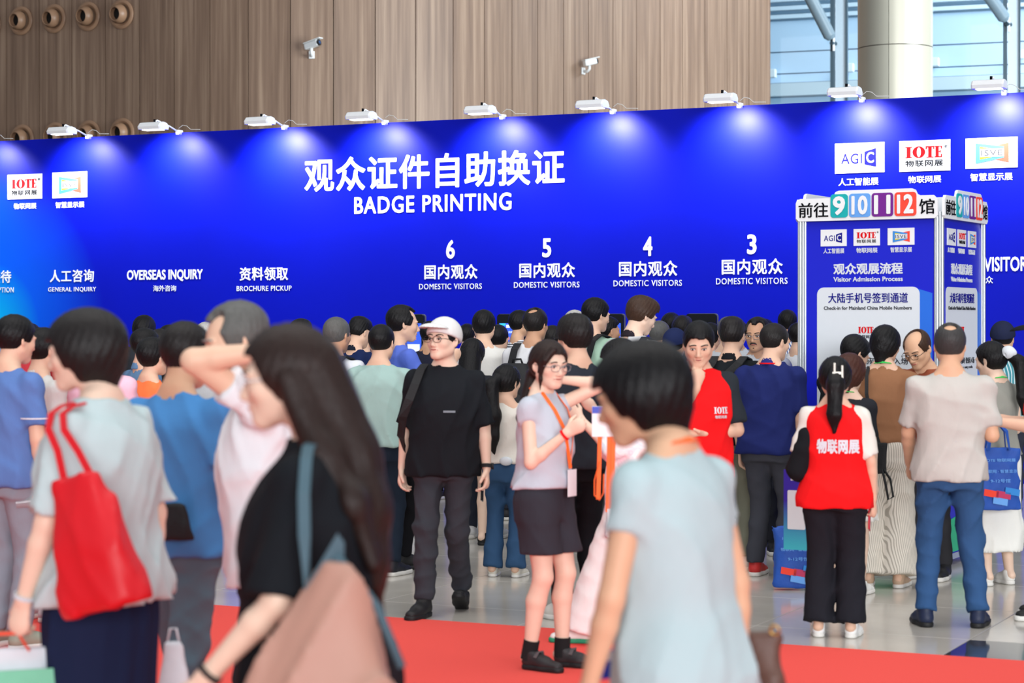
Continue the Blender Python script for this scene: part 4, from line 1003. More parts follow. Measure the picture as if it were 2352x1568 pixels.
def blotch(name, cols, scale=14):
    if name in MATS: return MATS[name]
    m = bpy.data.materials.new(name); m.use_nodes = True; nt = m.node_tree; p = nt.nodes['Principled BSDF']
    tc = nt.nodes.new('ShaderNodeTexCoord'); nz = nt.nodes.new('ShaderNodeTexNoise'); nz.inputs['Scale'].default_value = scale; nz.inputs['Distortion'].default_value = 1.2; nt.links.new(tc.outputs['Object'], nz.inputs['Vector'])
    cr = nt.nodes.new('ShaderNodeValToRGB'); nt.links.new(nz.outputs['Fac'], cr.inputs[0]); e = cr.color_ramp.elements
    e[0].position = 0.3; e[0].color = (*lin(cols[0]), 1); e[1].position = 0.7; e[1].color = (*lin(cols[-1]), 1)
    for i, c in enumerate(cols[1:-1]): k = e.new(0.3 + 0.4 * (i + 1) / (len(cols) - 1)); k.color = (*lin(c), 1)
    nt.links.new(cr.outputs[0], p.inputs['Base Color']); p.inputs['Roughness'].default_value = 0.8; MATS[name] = m; return m

def decal(P, garment, me, c, side, m, lift=0.003, name='print'):
    """Lay a flat mesh (local XZ plane) onto a garment: c = (x, z) in the torso frame (fractions of body scale), side +1 chest, -1 back."""
    bv = BVHTree.FromPolygons([v.co for v in garment.data.vertices], [tuple(p.vertices) for p in garment.data.polygons])
    d = Vector(P.Rt @ np.array([0, -side, 0.0]))
    for v in me.vertices:
        x, z, t = v.co.x * (-side), v.co.z, -v.co.y
        o = Vector(P.T((0, 0, 0))) + Vector(P.Rt @ np.array([c[0] * P.h + x, side * 0.5, c[1] * P.h + z]))
        hit = bv.ray_cast(o, d)
        v.co = (hit[0] if hit[0] is not None else o + d * 0.35) - d * (lift + t)
    return new_obj(name, me, m, garment)
def strands(P, chains, m, name='hair_length', step=0.009, amp=0.003, k=0.03, parent=None):
    """Hanging hair: chains of (point, radius, squeeze depth) in the body frame."""
    pts = [np.asarray(p[0], float) for c in chains for p in c]
    F = Field(np.min(pts, 0) - 0.13, np.max(pts, 0) + 0.13, step)
    for c in chains:
        for (a, ra, f), (b, rb, _) in zip(c[:-1], c[1:]): F.cone(a, b, ra, rb, k, flat=(nv(P.Rt @ np.array([0, 1.0, 0])), f))
    X, Y, Z = F.ax[0][:, None, None], F.ax[1][None, :, None], F.ax[2][None, None, :]
    F.D = (F.D + amp * (np.sin(150 * X + 9 * Z * np.sin(3 * Z) + 60 * Y) * 0.6 + np.sin(260 * X - 90 * Y + 14 * Z) * 0.4)).astype(f32)
    return new_obj(name, F.mesh(1), m, parent or P.root)
CAP_ME = {}
def cap_meshes():
    if CAP_ME: return CAP_ME
    F = Field((-0.13, -0.16, -0.05), (0.13, 0.14, 0.16), 0.0065)
    F.ell((0, -0.014, 0.030), (0.099, 0.122, 0.110), k=0); F.cut((0, 0.1, 0.040), (0, 0.25, -1)); CAP_ME['dome'] = F.mesh(1)
    F = Field((-0.13, 0.0, -0.06), (0.13, 0.24, 0.12), 0.0055)
    F.ell((0, 0.095, 0.052), (0.090, 0.105, 0.040), k=0); F.ell((0, 0.090, 0.036), (0.10, 0.125, 0.043), k=0.003, op='s'); F.cut((0, 0.065, 0), (0, -1, 0)); CAP_ME['brim'] = F.mesh(1)
    CAP_ME['button'] = ell_me((0, -0.014, 0.134), (0.008, 0.008, 0.005))
    return CAP_ME
def cap(P, m):
    c = cap_meshes(); o = new_obj('cap', c['dome'], m, P.root, mat4(P.Rh, P.ho, P.hs)); new_obj('brim', c['brim'], m, o); new_obj('button', c['button'], m, o); return o
def ring_lanyard(P, m, name='lanyard', drop=0.0, card=None):
    """Neck ribbon: round the back of the neck and down to the breastbone."""
    h = P.h; pts = []
    for x, y, z in ((0, 0.155, 0.20 - drop), (-0.05, 0.150, 0.34), (-0.075, 0.10, 0.45), (-0.074, 0.03, 0.535), (-0.05, -0.055, 0.562), (0, -0.080, 0.566), (0.05, -0.055, 0.562), (0.074, 0.03, 0.535), (0.075, 0.10, 0.45), (0.05, 0.150, 0.34), (0, 0.155, 0.20 - drop)): pts.append(P.T((x, y, z)))
    q = []
    for a, b in zip(pts[:-1], pts[1:]):
        for t in (0, 0.33, 0.66): q.append(a + (b - a) * t)
    q.append(pts[-1])
    c = P.T((0, 0.02, 0.40)); sd = []
    for i, p in enumerate(q):
        d = nv(q[min(i + 1, len(q) - 1)] - q[max(i - 1, 0)]); r = nv(p - c); sd.append(tuple(np.cross(d, r)))
    o = new_obj(name, strap_me([tuple(p) for p in q], 0.018, 0.003, sd), m, P.root)
    if card:
        b = P.T((0, 0.165, 0.20 - drop)); me = box_me((0, 0, -0.07), (0.09, 0.004, 0.13), bevel=0.001); new_obj('badge_card', me, card, o, mat4(P.Rt, b))
    return o
def watch(P, k, m, face=True):
    a = P.arm[k]; d = nv(a['w'] - a['e']); c = a['w'] - d * 0.012; r = 0.034 * P.h * (0.86 if P.fem else 1); u = a['n']; v = np.cross(d, u)
    pts = [tuple(c + (u * math.cos(t) + v * math.sin(t)) * r) for t in np.linspace(0, 2 * math.pi, 19)[:-1]]
    sd = [tuple(d)] * 18
    o = new_obj('watch' if face else 'wristband', strap_me(pts + [pts[0]], 0.022 if face else 0.012, 0.005, [tuple(d)] * 19), m, P.root)
    if face:
        M = mat4(np.stack([v, -u, d], 1), c - u * (r + 0.002)); new_obj('dial', cyl_me((0, -0.006, 0), (0, 0.006, 0), 0.019, None, 20), m, o, M)
    return o
BP_ME = {}
def backpack_meshes():
    if BP_ME: return BP_ME
    F = Field((-0.22, -0.30, -0.12), (0.22, 0.06, 0.50), 0.012)
    F.loft([(-0.04, 0.145, 0.075, -0.09), (0.05, 0.155, 0.085, -0.10), (0.25, 0.150, 0.080, -0.10), (0.38, 0.130, 0.062, -0.085), (0.43, 0.10, 0.04, -0.07)], k=0.0, n=3.2); F.ripple(0.003, 5); BP_ME['body'] = F.mesh(2)
    F = Field((-0.18, -0.34, -0.06), (0.18, -0.06, 0.28), 0.011)
    F.loft([(-0.01, 0.115, 0.045, -0.165), (0.06, 0.125, 0.05, -0.17), (0.16, 0.12, 0.045, -0.168), (0.21, 0.10, 0.03, -0.155)], k=0.0, n=3.2); F.ripple(0.002, 9); BP_ME['pocket'] = F.mesh(2)
    BP_ME['handle'] = tube_me([(-0.04, -0.03, 0.42), (-0.03, -0.04, 0.455), (0.03, -0.04, 0.455), (0.04, -0.03, 0.42)], 0.008, 8)
    return BP_ME
def backpack(P, m, label, straps='LR', dz=0.0, dx=0.0, back=0.0, sc=1.0):
    b = backpack_meshes(); o = empty('backpack'); h = P.h; base = P.T((dx, -0.135 * P.wide - back, 0.06 + dz))
    o.matrix_world = P.root.matrix_basis @ mat4(P.Rt, base); tag(o, label, 'backpack')
    q = new_obj('body', b['body'], m, o); q.scale = (sc * h, sc * h, sc * h); new_obj('pocket', b['pocket'], m, q); new_obj('handle', b['handle'], m, q)
    inv = mat4(P.Rt, base).inverted()
    for k in straps:
        sx = -1 if k == 'L' else 1; w = P.wide
        pth = [(sx * 0.07 + dx, -0.15 * w, 0.44 + dz), (sx * 0.095, -0.125, 0.505), (sx * 0.105, -0.05, 0.545), (sx * 0.110, 0.04, 0.525), (sx * 0.118, 0.115, 0.44), (sx * 0.13, 0.150 * w, 0.33), (sx * 0.165 * w, 0.12, 0.22), (sx * 0.195 * w, 0.0, 0.14), (sx * 0.16 * w, -0.13 * w, 0.10 + dz)]
        pts = [tuple(inv @ Vector(P.T(p))) for p in pth]
        sd = [(1, 0, 0)] * 6 + [(0.3, 0.2, 0.8)] * 3
        new_obj('strap', strap_me(pts, 0.055, 0.010, sd), m, o)
    return o
def bag_me(w, h, d, taper=1.0, sag=0.006, step=0.013, seed=3, top_d=0.35):
    F = Field((-w * 0.62, -d, -0.03), (w * 0.62, d, h + 0.03), step)
    F.loft([(0.0, w / 2 * 0.96, d / 2 * 0.9, 0), (0.06 * h, w / 2, d / 2, 0), (0.5 * h, w / 2 * (0.5 + 0.5 * taper), d / 2 * 0.85, 0), (h, w / 2 * taper, d / 2 * top_d, 0)], k=0, n=4.0); F.ripple(sag, seed); F.cut((0, 0, h), (0, 0, 1))
    return F.mesh(1)
# ------------------------------------------------------------------ square sign tower with octagonal-system posts
def plane_sz(P0, d, px, py):
    r = (px - CX) / FPX; s = (r * P0.y - P0.x) / (d.x - r * d.y); Y = P0.y + s * d.y
    return s, CH + (HY - py) * Y / FPX
KB = R(29.0); KY = FPX / 333.0; KC = Vector(((2157 - CX) / 333.0, KY, 0))
kd = Vector((math.cos(KB), -math.sin(KB), 0)); ks = Vector((math.sin(KB), math.cos(KB), 0))
def frame(P0, d): n = Vector((d.y, -d.x, 0)); return Matrix(((d.x, -n.x, 0, P0.x), (d.y, -n.y, 0, P0.y), (0, 0, 1, 0), (0, 0, 0, 1)))
tower = empty('sign_tower', (KC.x, KC.y, 0)); tag(tower, 'square blue sign tower with silver posts and hall number headers', 'sign tower')
TI = Matrix.Translation(-KC)
M_post = mat('silver_post', (205, 212, 216), rough=0.3, metal=0.6, var=0.05)
M_kblue = mat('tower_blue_print', (24, 34, 200), rough=0.35, var=0.06, scale=2); M_plate = mat('header_board', (232, 236, 238), rough=0.45, var=0.02)
M_kpanel = mat('pale_print_panel', (218, 224, 230), rough=0.45, var=0.02); M_kgreen = mat('green_print', (40, 190, 130), rough=0.4, var=0.2, scale=2); M_kcyan = mat('cyan_blue_print', (40, 110, 220), rough=0.4, var=0.1, scale=2)
corners = [KC, KC - kd, KC - kd + ks, KC + ks]
post_bm = bmesh.new(); bm_cyl(post_bm, (0, 0, 0), (0, 0, 2.46), 0.022, None, 16)
for a in range(8): bm_cyl(post_bm, (0.026 * math.cos(a * math.pi / 4), 0.026 * math.sin(a * math.pi / 4), 0), (0.026 * math.cos(a * math.pi / 4), 0.026 * math.sin(a * math.pi / 4), 2.46), 0.009, None, 8)
post_me = mesh_bm(post_bm, smooth=True); post_me.set_sharp_from_angle(angle=R(50))
for c in corners: o = new_obj('post', post_me, M_post, tower); o.location = c - KC
faces = [(KC, kd, -1.0, 0.0, 'front'), (KC, ks, 0.0, 1.0, 'side'), (KC + ks, -kd, 0.0, 1.0, 'back'), (KC - kd + ks, -ks, 0.0, 1.0, 'back')]
for P0, d, s0, s1, which in faces:
    M = TI @ frame(P0, d)
    new_obj('panel', box_me(((s0 + s1) / 2, 0.0, 1.24), (0.955, 0.012, 2.36)), M_kblue, tower, M)
    for z in (0.06, 2.44): new_obj('rail', box_me(((s0 + s1) / 2, 0, z), (0.96, 0.03, 0.04)), M_post, tower, M)
    # header board with raised middle
    x0, x1 = s0 - 0.03, s1 + 0.005; z0, z1, z2 = 2.415, 2.575, 2.625; L = x1 - x0
    a, b = x0 + 0.27 * L, x0 + 0.86 * L
    P = [(x0, z0 + 0.02), (x0 + 0.02, z0), (x1 - 0.02, z0), (x1, z0 + 0.02), (x1, z1 - 0.03), (x1 - 0.03, z1), (b + 0.02, z1), (b, z1 + 0.01), (b - 0.015, z2 - 0.01), (b - 0.04, z2), (a + 0.04, z2), (a + 0.015, z2 - 0.01), (a, z1 + 0.01), (a - 0.02, z1), (x0 + 0.03, z1), (x0, z1 - 0.03)]
    hb = new_obj('header_board', poly_me(P, 0.02), M_plate, tower, M @ Matrix.Translation((0, -0.03, 0)))
    if which == 'back': continue
    def kt(body, xa, xb, za, zb, m, bold=0.02, y=-0.0205, par=hb, nm='lettering', space=1.0):
        o = new_obj(nm, text_me(body, (xb - xa) * L, zb - za, bold, 0.004, space), m, par); o.location = (x0 + (xa + xb) / 2 * L, y, (za + zb) / 2); return o
    kt('前往', 0.02, 0.235, 2.44, 2.545, M_black, 0.012); kt('馆', 0.875, 0.98, 2.445, 2.55, M_black, 0.012)
    for nn, xa, xb, m in (('9', 0.252, 0.375, M_teal), ('10', 0.385, 0.535, M_light_blue), ('11', 0.545, 0.695, M_purple), ('12', 0.705, 0.855, M_coral)):
        t = new_obj('number_tile', poly_me(rrect(x0 + xa * L, 2.435, x0 + xb * L, 2.60, 0.022), 0.006), m, hb); t.location = (0, -0.0205, 0)
        kt(nn, xa + 0.018, xb - 0.018, 2.452, 2.585, M_plate, 0.035, -0.0275, hb, 'number')
    pn = new_obj('print_board', box_me(((s0 + s1) / 2, -0.008, 1.235), (0.94, 0.004, 2.30)), M_kblue, tower, M)
    X = lambda f: s0 + 0.03 + f * 0.94
    def pt(body, xa, xb, za, zb, m=M_white, bold=0.02, nm='lettering', y=-0.0105, space=1.0):
        o = new_obj(nm, text_me(body, (xb - xa) * 0.94, zb - za, bold, 0.003, space), m, pn); o.location = (X((xa + xb) / 2), y, (za + zb) / 2); return o
    for kind, xa, xb, cap_t in (('agic', 0.12, 0.325, '人工智能展'), ('iote', 0.38, 0.585, '物联网展'), ('isve', 0.645, 0.85, '智慧显示展')):
        w, hh = (xb - xa) * 0.94, 0.118
        pl = new_obj('logo_plate', box_me((0, -0.003, 0), (w, 0.006, hh)), M_plate, tower, M @ Matrix.Translation((X((xa + xb) / 2), -0.0105, 2.295)))
        LOGOS[kind](pl, w, hh, 0.002)
        for c in pl.children: c.location.y -= 0.0062
        pt(cap_t, xa + 0.02, xb - 0.02, 2.185, 2.222, bold=0.018)
    pt('观众观展流程', 0.22, 0.76, 2.035, 2.115, bold=0.03); pt('Visitor Admission Process', 0.22, 0.76, 1.985, 2.018, bold=0.025)
    new_obj('blue_print_shape', poly_me([(X(0.86), 0.10), (X(0.985), 0.10), (X(0.985), 1.90), (X(0.86), 1.935)], 0.002), M_kcyan, pn).location = (0, -0.0105, 0)
    new_obj('white_print_panel', poly_me(rrect(X(0.09), 0.72, X(0.89), 1.945, 0.05), 0.003), M_kpanel, pn).location = (0, -0.0105, 0)
    new_obj('green_print_band', poly_me([(X(0.01), 0.09), (X(0.985), 0.09), (X(0.985), 0.40), (X(0.01), 0.30)], 0.003), M_kgreen, pn).location = (0, -0.0106, 0)
    pt('大陆手机号签到通道', 0.18, 0.80, 1.835, 1.905, M_navy_print, 0.012, y=-0.0136); pt('Check-in for Mainland China Mobile Numbers', 0.145, 0.83, 1.787, 1.812, M_grey_print, 0.014, y=-0.0136)
    so = new_obj('serif_lettering', serif_iote(0.11, 0.045, 0.003), M_red, pn); so.location = (X(0.475), -0.0136, 1.645)
    pt('物联网展', 0.415, 0.535, 1.585, 1.61, M_grey_print, 0.006, y=-0.0136)
    pt('扫码获取入场码 快速入场', 0.16, 0.80, 1.405, 1.45, M_grey_print, 0.01, y=-0.0136); pt('Scan to get your entry code.', 0.22, 0.76, 1.365, 1.39, M_grey_print, 0.004, y=-0.0136)

# ------------------------------------------------------------------ self-service terminals along the backdrop
M_tblack = mat('terminal_black', (18, 19, 22), rough=0.12, var=0.1); M_tgrey = mat('terminal_edge', (120, 122, 128), rough=0.3, metal=0.4)
M_screen = mat('screen_blue', (58, 96, 220), rough=0.2, var=0.15, scale=3, emit=0.55); M_screenw = mat('screen_white', (225, 235, 250), rough=0.2, emit=0.6, var=0.02); M_screeno = mat('screen_orange', (240, 150, 60), rough=0.2, emit=0.6); M_screenc = mat('screen_cyan', (60, 200, 210), rough=0.2, emit=0.6)
for px, nm in ((947, 'beside the man in the blue polo'), (1178, 'beside the man in the striped shirt'), (1402, 'beside the young man with shaved sides'), (1614, 'behind the red vest volunteer')):
    O = W0 + NRM * 1.1; r = (px - CX) / FPX; s = (r * O.y - O.x) / (U.x - r * U.y); P = O + U * s
    t = empty('checkin_terminal'); t.matrix_world = Matrix.Translation((P.x, P.y, 0)) @ Matrix.Rotation(-AW, 4, 'Z'); tag(t, 'black self-service badge terminal with lit blue screen ' + nm, 'terminal', 'badge terminals along the backdrop')
    new_obj('base', box_me((0, 0.03, 0.015), (0.42, 0.38, 0.03), bevel=0.008), M_tblack, t); new_obj('column', box_me((0, 0.06, 0.60), (0.24, 0.16, 1.16), bevel=0.02), M_lampw, t)
    bd_ = new_obj('screen_body', poly_me(rrect(-0.175, 1.13, 0.175, 1.80, 0.035, 6), 0.05), M_tblack, t); new_obj('edge', poly_me(rrect(-0.179, 1.126, 0.179, 1.804, 0.037, 6), 0.03), M_tgrey, t).location = (0, 0.012, 0)
    sc_ = new_obj('screen', box_me((0, -0.052, 1.45), (0.29, 0.003, 0.50)), M_screen, t)
    for dx in (-0.035, 0.035): new_obj('icon', box_me((dx + 0.0, -0.0545, 1.665), (0.045, 0.002, 0.035)), M_screenw, sc_)
    new_obj('form_field', box_me((0, -0.0545, 1.36), (0.25, 0.002, 0.20)), M_screenw, sc_)
    new_obj('text_line', text_me('9 10 11 12', 0.16, 0.035, 0.02, 0.002), M_screeno, sc_).location = (0, -0.0535, 1.53)
    new_obj('caption', text_me('观众自助签到', 0.18, 0.028, 0.01, 0.002), M_screenw, sc_).location = (0, -0.0535, 1.60)
    new_obj('cyan_print', box_me((-0.10, -0.0542, 1.685), (0.07, 0.0015, 0.025)), M_screenc, sc_)
# ------------------------------------------------------------------ the visitors
M_bk = cloth((22, 24, 28)); M_blackbag = mat('black_nylon', (26, 27, 30), rough=0.7, var=0.15, bump=0.3, bscale=150)
M_orange = mat('orange_ribbon', (255, 110, 40), rough=0.6, var=0.05); M_green = mat('green_ribbon', (60, 200, 90), rough=0.6, var=0.05); M_card = mat('badge_card_white', (236, 238, 242), rough=0.4, var=0.03); M_cardblue = mat('badge_card_blue', (50, 70, 190), rough=0.4, var=0.1)
M_redvest = cloth((232, 24, 28)); M_trouser_blk = cloth((30, 31, 36)); M_navy = cloth((26, 32, 52))
def tone(c): return cloth(c)

# --- foreground, walking across
grey_tee = Person('woman in pale grey tee and navy skirt walking with a red tote on her shoulder', 226, 760, 1.715, heading=-66, fem=True, wide=1.12, head=(-14, 6, 0), hair='bobfull', haircol='softblack', skin='fair', hands='L', step=0.011,
    arms={'L': ((-0.22, 0.12, -1), (-0.02, 0.34, -1), (0.0, 0.2, -1), (0.9, 0, 0.2), 0.9), 'R': ((0.15, -0.2, -1), (0.05, 0.1, -1))}, shirt=dict(col=(186, 204, 206), sleeve=0.92, srad=0.088, hem=-0.07, ease=0.05, amp=0.006), bottom=dict(kind='skirt', col=(24, 36, 66), hem=0.40, rad=(0.21, 0.17)), shoes=dict(col=(230, 230, 228)), neckf=0.02)
G = grey_tee
tote = empty('tote_bag'); tote.matrix_world = G.root.matrix_basis @ mat4(rot('x', -16), (-0.29, -0.235, 0.86)); tag(tote, 'bright red leather tote bag hanging from the shoulder of the woman in grey', 'tote bag')
M_redbag = mat('red_leather', (214, 24, 36), rough=0.5, var=0.06, scale=6, bump=0.25, bscale=9)
# the bag's wide face looks out to the side
RB = rot('z', 90)
me = bag_me(0.30, 0.40, 0.15, 0.62, 0.0035, 0.011); new_obj('body', me, M_redbag, tote, mat4(rot('z', 82), (0, 0, 0)))
inv = tote.matrix_world.inverted() @ G.root.matrix_basis
for yo in (-0.045, 0.035):
    pts = [Vector((0.0, yo * 1.2, 0.375))] + [inv @ Vector(G.T(p)) for p in ((-0.278, yo * 0.9 - 0.085, 0.40), (-0.258, yo * 0.7 - 0.03, 0.46), (-0.225, yo * 0.5 - 0.01, 0.505), (-0.175, yo * 0.5 - 0.01, 0.525), (-0.12, yo * 0.5 - 0.01, 0.53))]
    new_obj('handle', strap_me(pts, 0.02, 0.008, (0, 1, 0)), M_redbag, tote)
w = G.W(G.arm['L']['w'] + G.arm['L']['d'] * 0.10)
pb = empty('paper_bag', (w.x - 0.03, w.y, w.z - 0.40)); pb.rotation_euler = (0, 0, R(20)); tag(pb, 'white and mint paper carrier bag held by the woman with the red tote', 'paper bag')
M_paper = mat('white_paper', (214, 220, 226), rough=0.7); M_mint = mat('mint_print', (120, 205, 170), rough=0.6)
new_obj('body', bag_me(0.27, 0.36, 0.11, 1.0, 0.002, 0.012), M_paper, pb); new_obj('mint_print', box_me((0.02, -0.058, 0.15), (0.22, 0.004, 0.30)), M_mint, pb)
for yo in (-0.03, 0.03): new_obj('cord', tube_me([(-0.06, yo, 0.35), (-0.03, yo * 0.5, 0.40), (0.03, yo * 0.5, 0.40), (0.06, yo, 0.35)], 0.004, 6), mat('orange_cord', (240, 80, 50), rough=0.6), pb)
watch(G, 'L', mat('pale_band', (240, 200, 170), rough=0.6), face=False)
wb = empty('paper_bag', at_depth(398, 746, 6.6)); wb.location.z = 0.02; tag(wb, 'plain white paper bag beside the navy skirt', 'paper bag'); wb.location.z = 0.42
new_obj('body', bag_me(0.16, 0.30, 0.08, 0.35, 0.002, 0.012), M_paper, wb); new_obj('handle', tube_me([(-0.02, 0, 0.29), (-0.01, 0, 0.34), (0.01, 0, 0.34), (0.02, 0, 0.29)], 0.004, 6), M_paper, wb)
wb.location = at_depth(398, 746, 6.75); wb.location.z = 0.36

LH = Person('long-haired woman in black tee and glasses walking with a dusty pink bag', 722, 1000, 1.675, heading=-80, fem=True, wide=1.12, neckf=0.03, head=(-6, 6, 0), hair='long', haircol='darkbrown', skin='fair', face=True, hands='L', step=0.010, eyes=dict(glasses=mat('white_frame', (235, 238, 242), rough=0.3)),
    arms={'L': ((-0.25, 0.12, -1), (0.05, 0.72, -0.75), (0.0, 0.35, -0.95), (0.8, 0.2, 0), 0.8), 'R': ((0.2, 0.1, -1), (0, 0.4, -1))}, shirt=dict(col=(22, 25, 30), sleeve=0.98, srad=0.088, hem=-0.10, ease=0.05), bottom=dict(col=(26, 27, 32), fit=1.2), shoes=dict(col=(235, 235, 235)))
hm = hair_mat('darkbrown'); A = LH.HP
strands(LH, [[(A((0, -0.06, 0.02)), 0.080, 1.0), (LH.T((0.0, -0.085, 0.50)), 0.075, 0.8), (LH.T((-0.02, -0.14, 0.38)), 0.066, 0.5), (LH.T((-0.03, -0.16, 0.26)), 0.048, 0.45), (LH.T((-0.03, -0.165, 0.17)), 0.018, 0.4)],
    [(A((-0.070, -0.02, 0.0)), 0.036, 1.0), (LH.T((-0.095, -0.05, 0.50)), 0.040, 0.8), (LH.T((-0.13, -0.13, 0.40)), 0.034, 0.7), (LH.T((-0.13, -0.175, 0.26)), 0.018, 0.6)],
    [(A((0.070, -0.02, 0.0)), 0.036, 1.0), (LH.T((0.095, -0.02, 0.50)), 0.040, 0.8), (LH.T((0.12, 0.10, 0.36)), 0.036, 0.7), (LH.T((0.12, 0.16, 0.14)), 0.018, 0.6)]], hm)
watch(LH, 'L', M_blackbag, face=False)
pk = empty('shoulder_bag'); pk.matrix_world = LH.root.matrix_basis @ mat4(rot('z', 6) @ rot('x', 6), (-0.31, -0.08, 0.62)); tag(pk, 'dusty pink soft shoulder bag with teal strap on the long-haired woman', 'shoulder bag')
M_pink = mat('dusty_pink_nylon', (178, 136, 120), rough=0.55, var=0.08, scale=5, bump=0.3, bscale=8)
F = Field((-0.16, -0.30, -0.05), (0.16, 0.30, 0.60), 0.011)
F.loft([(0.0, 0.09, 0.20, 0.0), (0.10, 0.105, 0.225, 0.0), (0.28, 0.09, 0.17, 0.0), (0.45, 0.05, 0.085, 0.0), (0.56, 0.028, 0.04, 0.0)], k=0, n=2.4); F.ripple(0.007, 4, kx=26, kz=3)
new_obj('body', F.mesh(1), M_pink, pk)
inv = pk.matrix_world.inverted() @ LH.root.matrix_basis; M_tealst = mat('teal_strap', (70, 96, 108), rough=0.7)
new_obj('trim', tube_me([(0.0, -0.16, 0.34), (0.02, -0.09, 0.46), (0.0, 0.0, 0.56), (0.02, 0.06, 0.48)], 0.010, 8), M_tealst, pk)
new_obj('strap', strap_me([Vector((0, 0, 0.53)), Vector((0.0, 0.0, 0.60))] + [inv @ Vector(LH.T(p)) for p in ((-0.315, -0.07, 0.22), (-0.30, -0.06, 0.34), (-0.27, -0.05, 0.43), (-0.215, -0.04, 0.505), (-0.16, -0.03, 0.53), (-0.12, -0.03, 0.535))], 0.026, 0.006, (0, 1, 0)), M_tealst, pk)

GD = Person('woman in pale blue-grey dress with black bob and an orange neck ribbon', 1562, 960, 1.635, heading=-50, fem=True, wide=1.10, lean=4, head=(-20, 16, 0), hair='bobfull', haircol='black', skin='warm', hands='L', step=0.010, neckf=0.03,
    arms={'L': ((-0.20, 0.10, -1), (-0.02, 0.30, -1), (0, 0.2, -1), (0.9, 0, 0.2), 0.6), 'R': ((0.22, -0.15, -1), (0.05, 0.0, -1))}, shirt=dict(col=(176, 198, 202), sleeve=0.42, srad=0.066, hem=-0.10, ease=0.02, amp=0.004, name='dress_top'), bottom=dict(kind='skirt', col=(176, 198, 202), hem=0.42, rad=(0.25, 0.21), name='dress_skirt', amp=0.006), shoes=dict(col=(200, 190, 180)))
ring_lanyard(GD, M_orange, 'neck_ribbon')
wv = GD.W(GD.T((-0.02, 0.19, 0.10)))
bd1 = new_obj('name_badge', box_me((0, 0, 0), (0.09, 0.006, 0.07), bevel=0.001), M_cardblue); bd1.location = (wv.x - 0.02, wv.y - 0.02, wv.z - 0.10); bd1.rotation_euler = (0, 0, R(30)); tag(bd1, 'small blue and white name badge before the grey dress', 'badge')
new_obj('white_field', box_me((0, -0.0035, 0.02), (0.08, 0.002, 0.022)), M_card, bd1)
bb = empty('handbag'); bb.location = at_depth(1722, 746, 5.35); bb.location.z = 0.50; tag(bb, 'dark brown leather handbag behind the woman in the grey dress', 'handbag'); bb.rotation_euler = (0, 0, R(-20))
M_brownl = mat('brown_leather', (92, 66, 56), rough=0.5, var=0.12, bump=0.2); new_obj('body', bag_me(0.20, 0.40, 0.12, 0.95, 0.004, 0.012), M_brownl, bb)
new_obj('ring', tube_me([(0.07 + 0.012 * math.cos(t), -0.02, 0.405 + 0.012 * math.sin(t)) for t in np.linspace(0, 6.28, 13)[:-1]], 0.004, 6, closed=True), mat('brass', (200, 160, 90), rough=0.3, metal=0.8), bb)
new_obj('strap', tube_me([(-0.06, 0, 0.39), (-0.05, 0.02, 0.46), (-0.10, 0.06, 0.56)], 0.008, 6), M_brownl, bb)

WA = Person('balding man in white shirt wiping his brow with a raised forearm', 618, 690, 1.757, heading=-98, wide=1.02, lean=4, neckf=0.02, head=(-10, 14, 0), hair='receding', haircol='grey', skin='light', face=True, hands='L', step=0.012,
    arms={'L': ((-0.30, 0.80, 0.58), (-0.08, -0.95, 0.12), (0.1, -0.95, 0.1), (0.9, 0.1, 0.1), 0.5), 'R': ((0.12, -0.05, -1), (0, 0.08, -1))}, shirt=dict(col=(226, 230, 234), sleeve=0.55, srad=0.072, hem=-0.12, ease=0.035, amp=0.006), bottom=dict(col=(40, 44, 52)), shoes=dict(col=(60, 60, 64)))
BT = Person('man in bright blue tee and teal trousers with a black sling bag', 412, 600, 1.685, heading=28, wide=1.04, head=(6, 10, 0), hair='short', haircol='softblack', skin='warm', step=0.012, hands='L',
    arms={'L': ((-0.26, -0.05, -1), (0.12, 1, 0.05)), 'R': ((0.2, 0.0, -1), (-0.1, 0.9, -0.1))}, feet={'L': (-0.11, 0.22, 0), 'R': (0.09, -0.22, 0.03, -18)}, shirt=dict(col=(78, 142, 204), sleeve=0.70, srad=0.078, hem=-0.10, ease=0.04, amp=0.006), bottom=dict(col=(96, 124, 138), fit=1.25), shoes=dict(col=(90, 90, 95)))
sb = empty('sling_bag'); sb.matrix_world = BT.root.matrix_basis @ mat4(np.eye(3), BT.T((0.10, -0.19, -0.02))); tag(sb, 'small black sling bag at the waist of the man in bright blue', 'sling bag')
new_obj('body', bag_me(0.20, 0.14, 0.07, 0.9, 0.003, 0.009), M_blackbag, sb); inv = sb.matrix_world.inverted() @ BT.root.matrix_basis
new_obj('strap', strap_me([inv @ Vector(BT.T(p)) for p in ((0.10, -0.175, 0.09), (-0.06, -0.172, 0.13), (-0.17, -0.12, 0.20), (-0.215, 0.0, 0.24))], 0.03, 0.006, (0, 0, 1)), M_blackbag, sb)

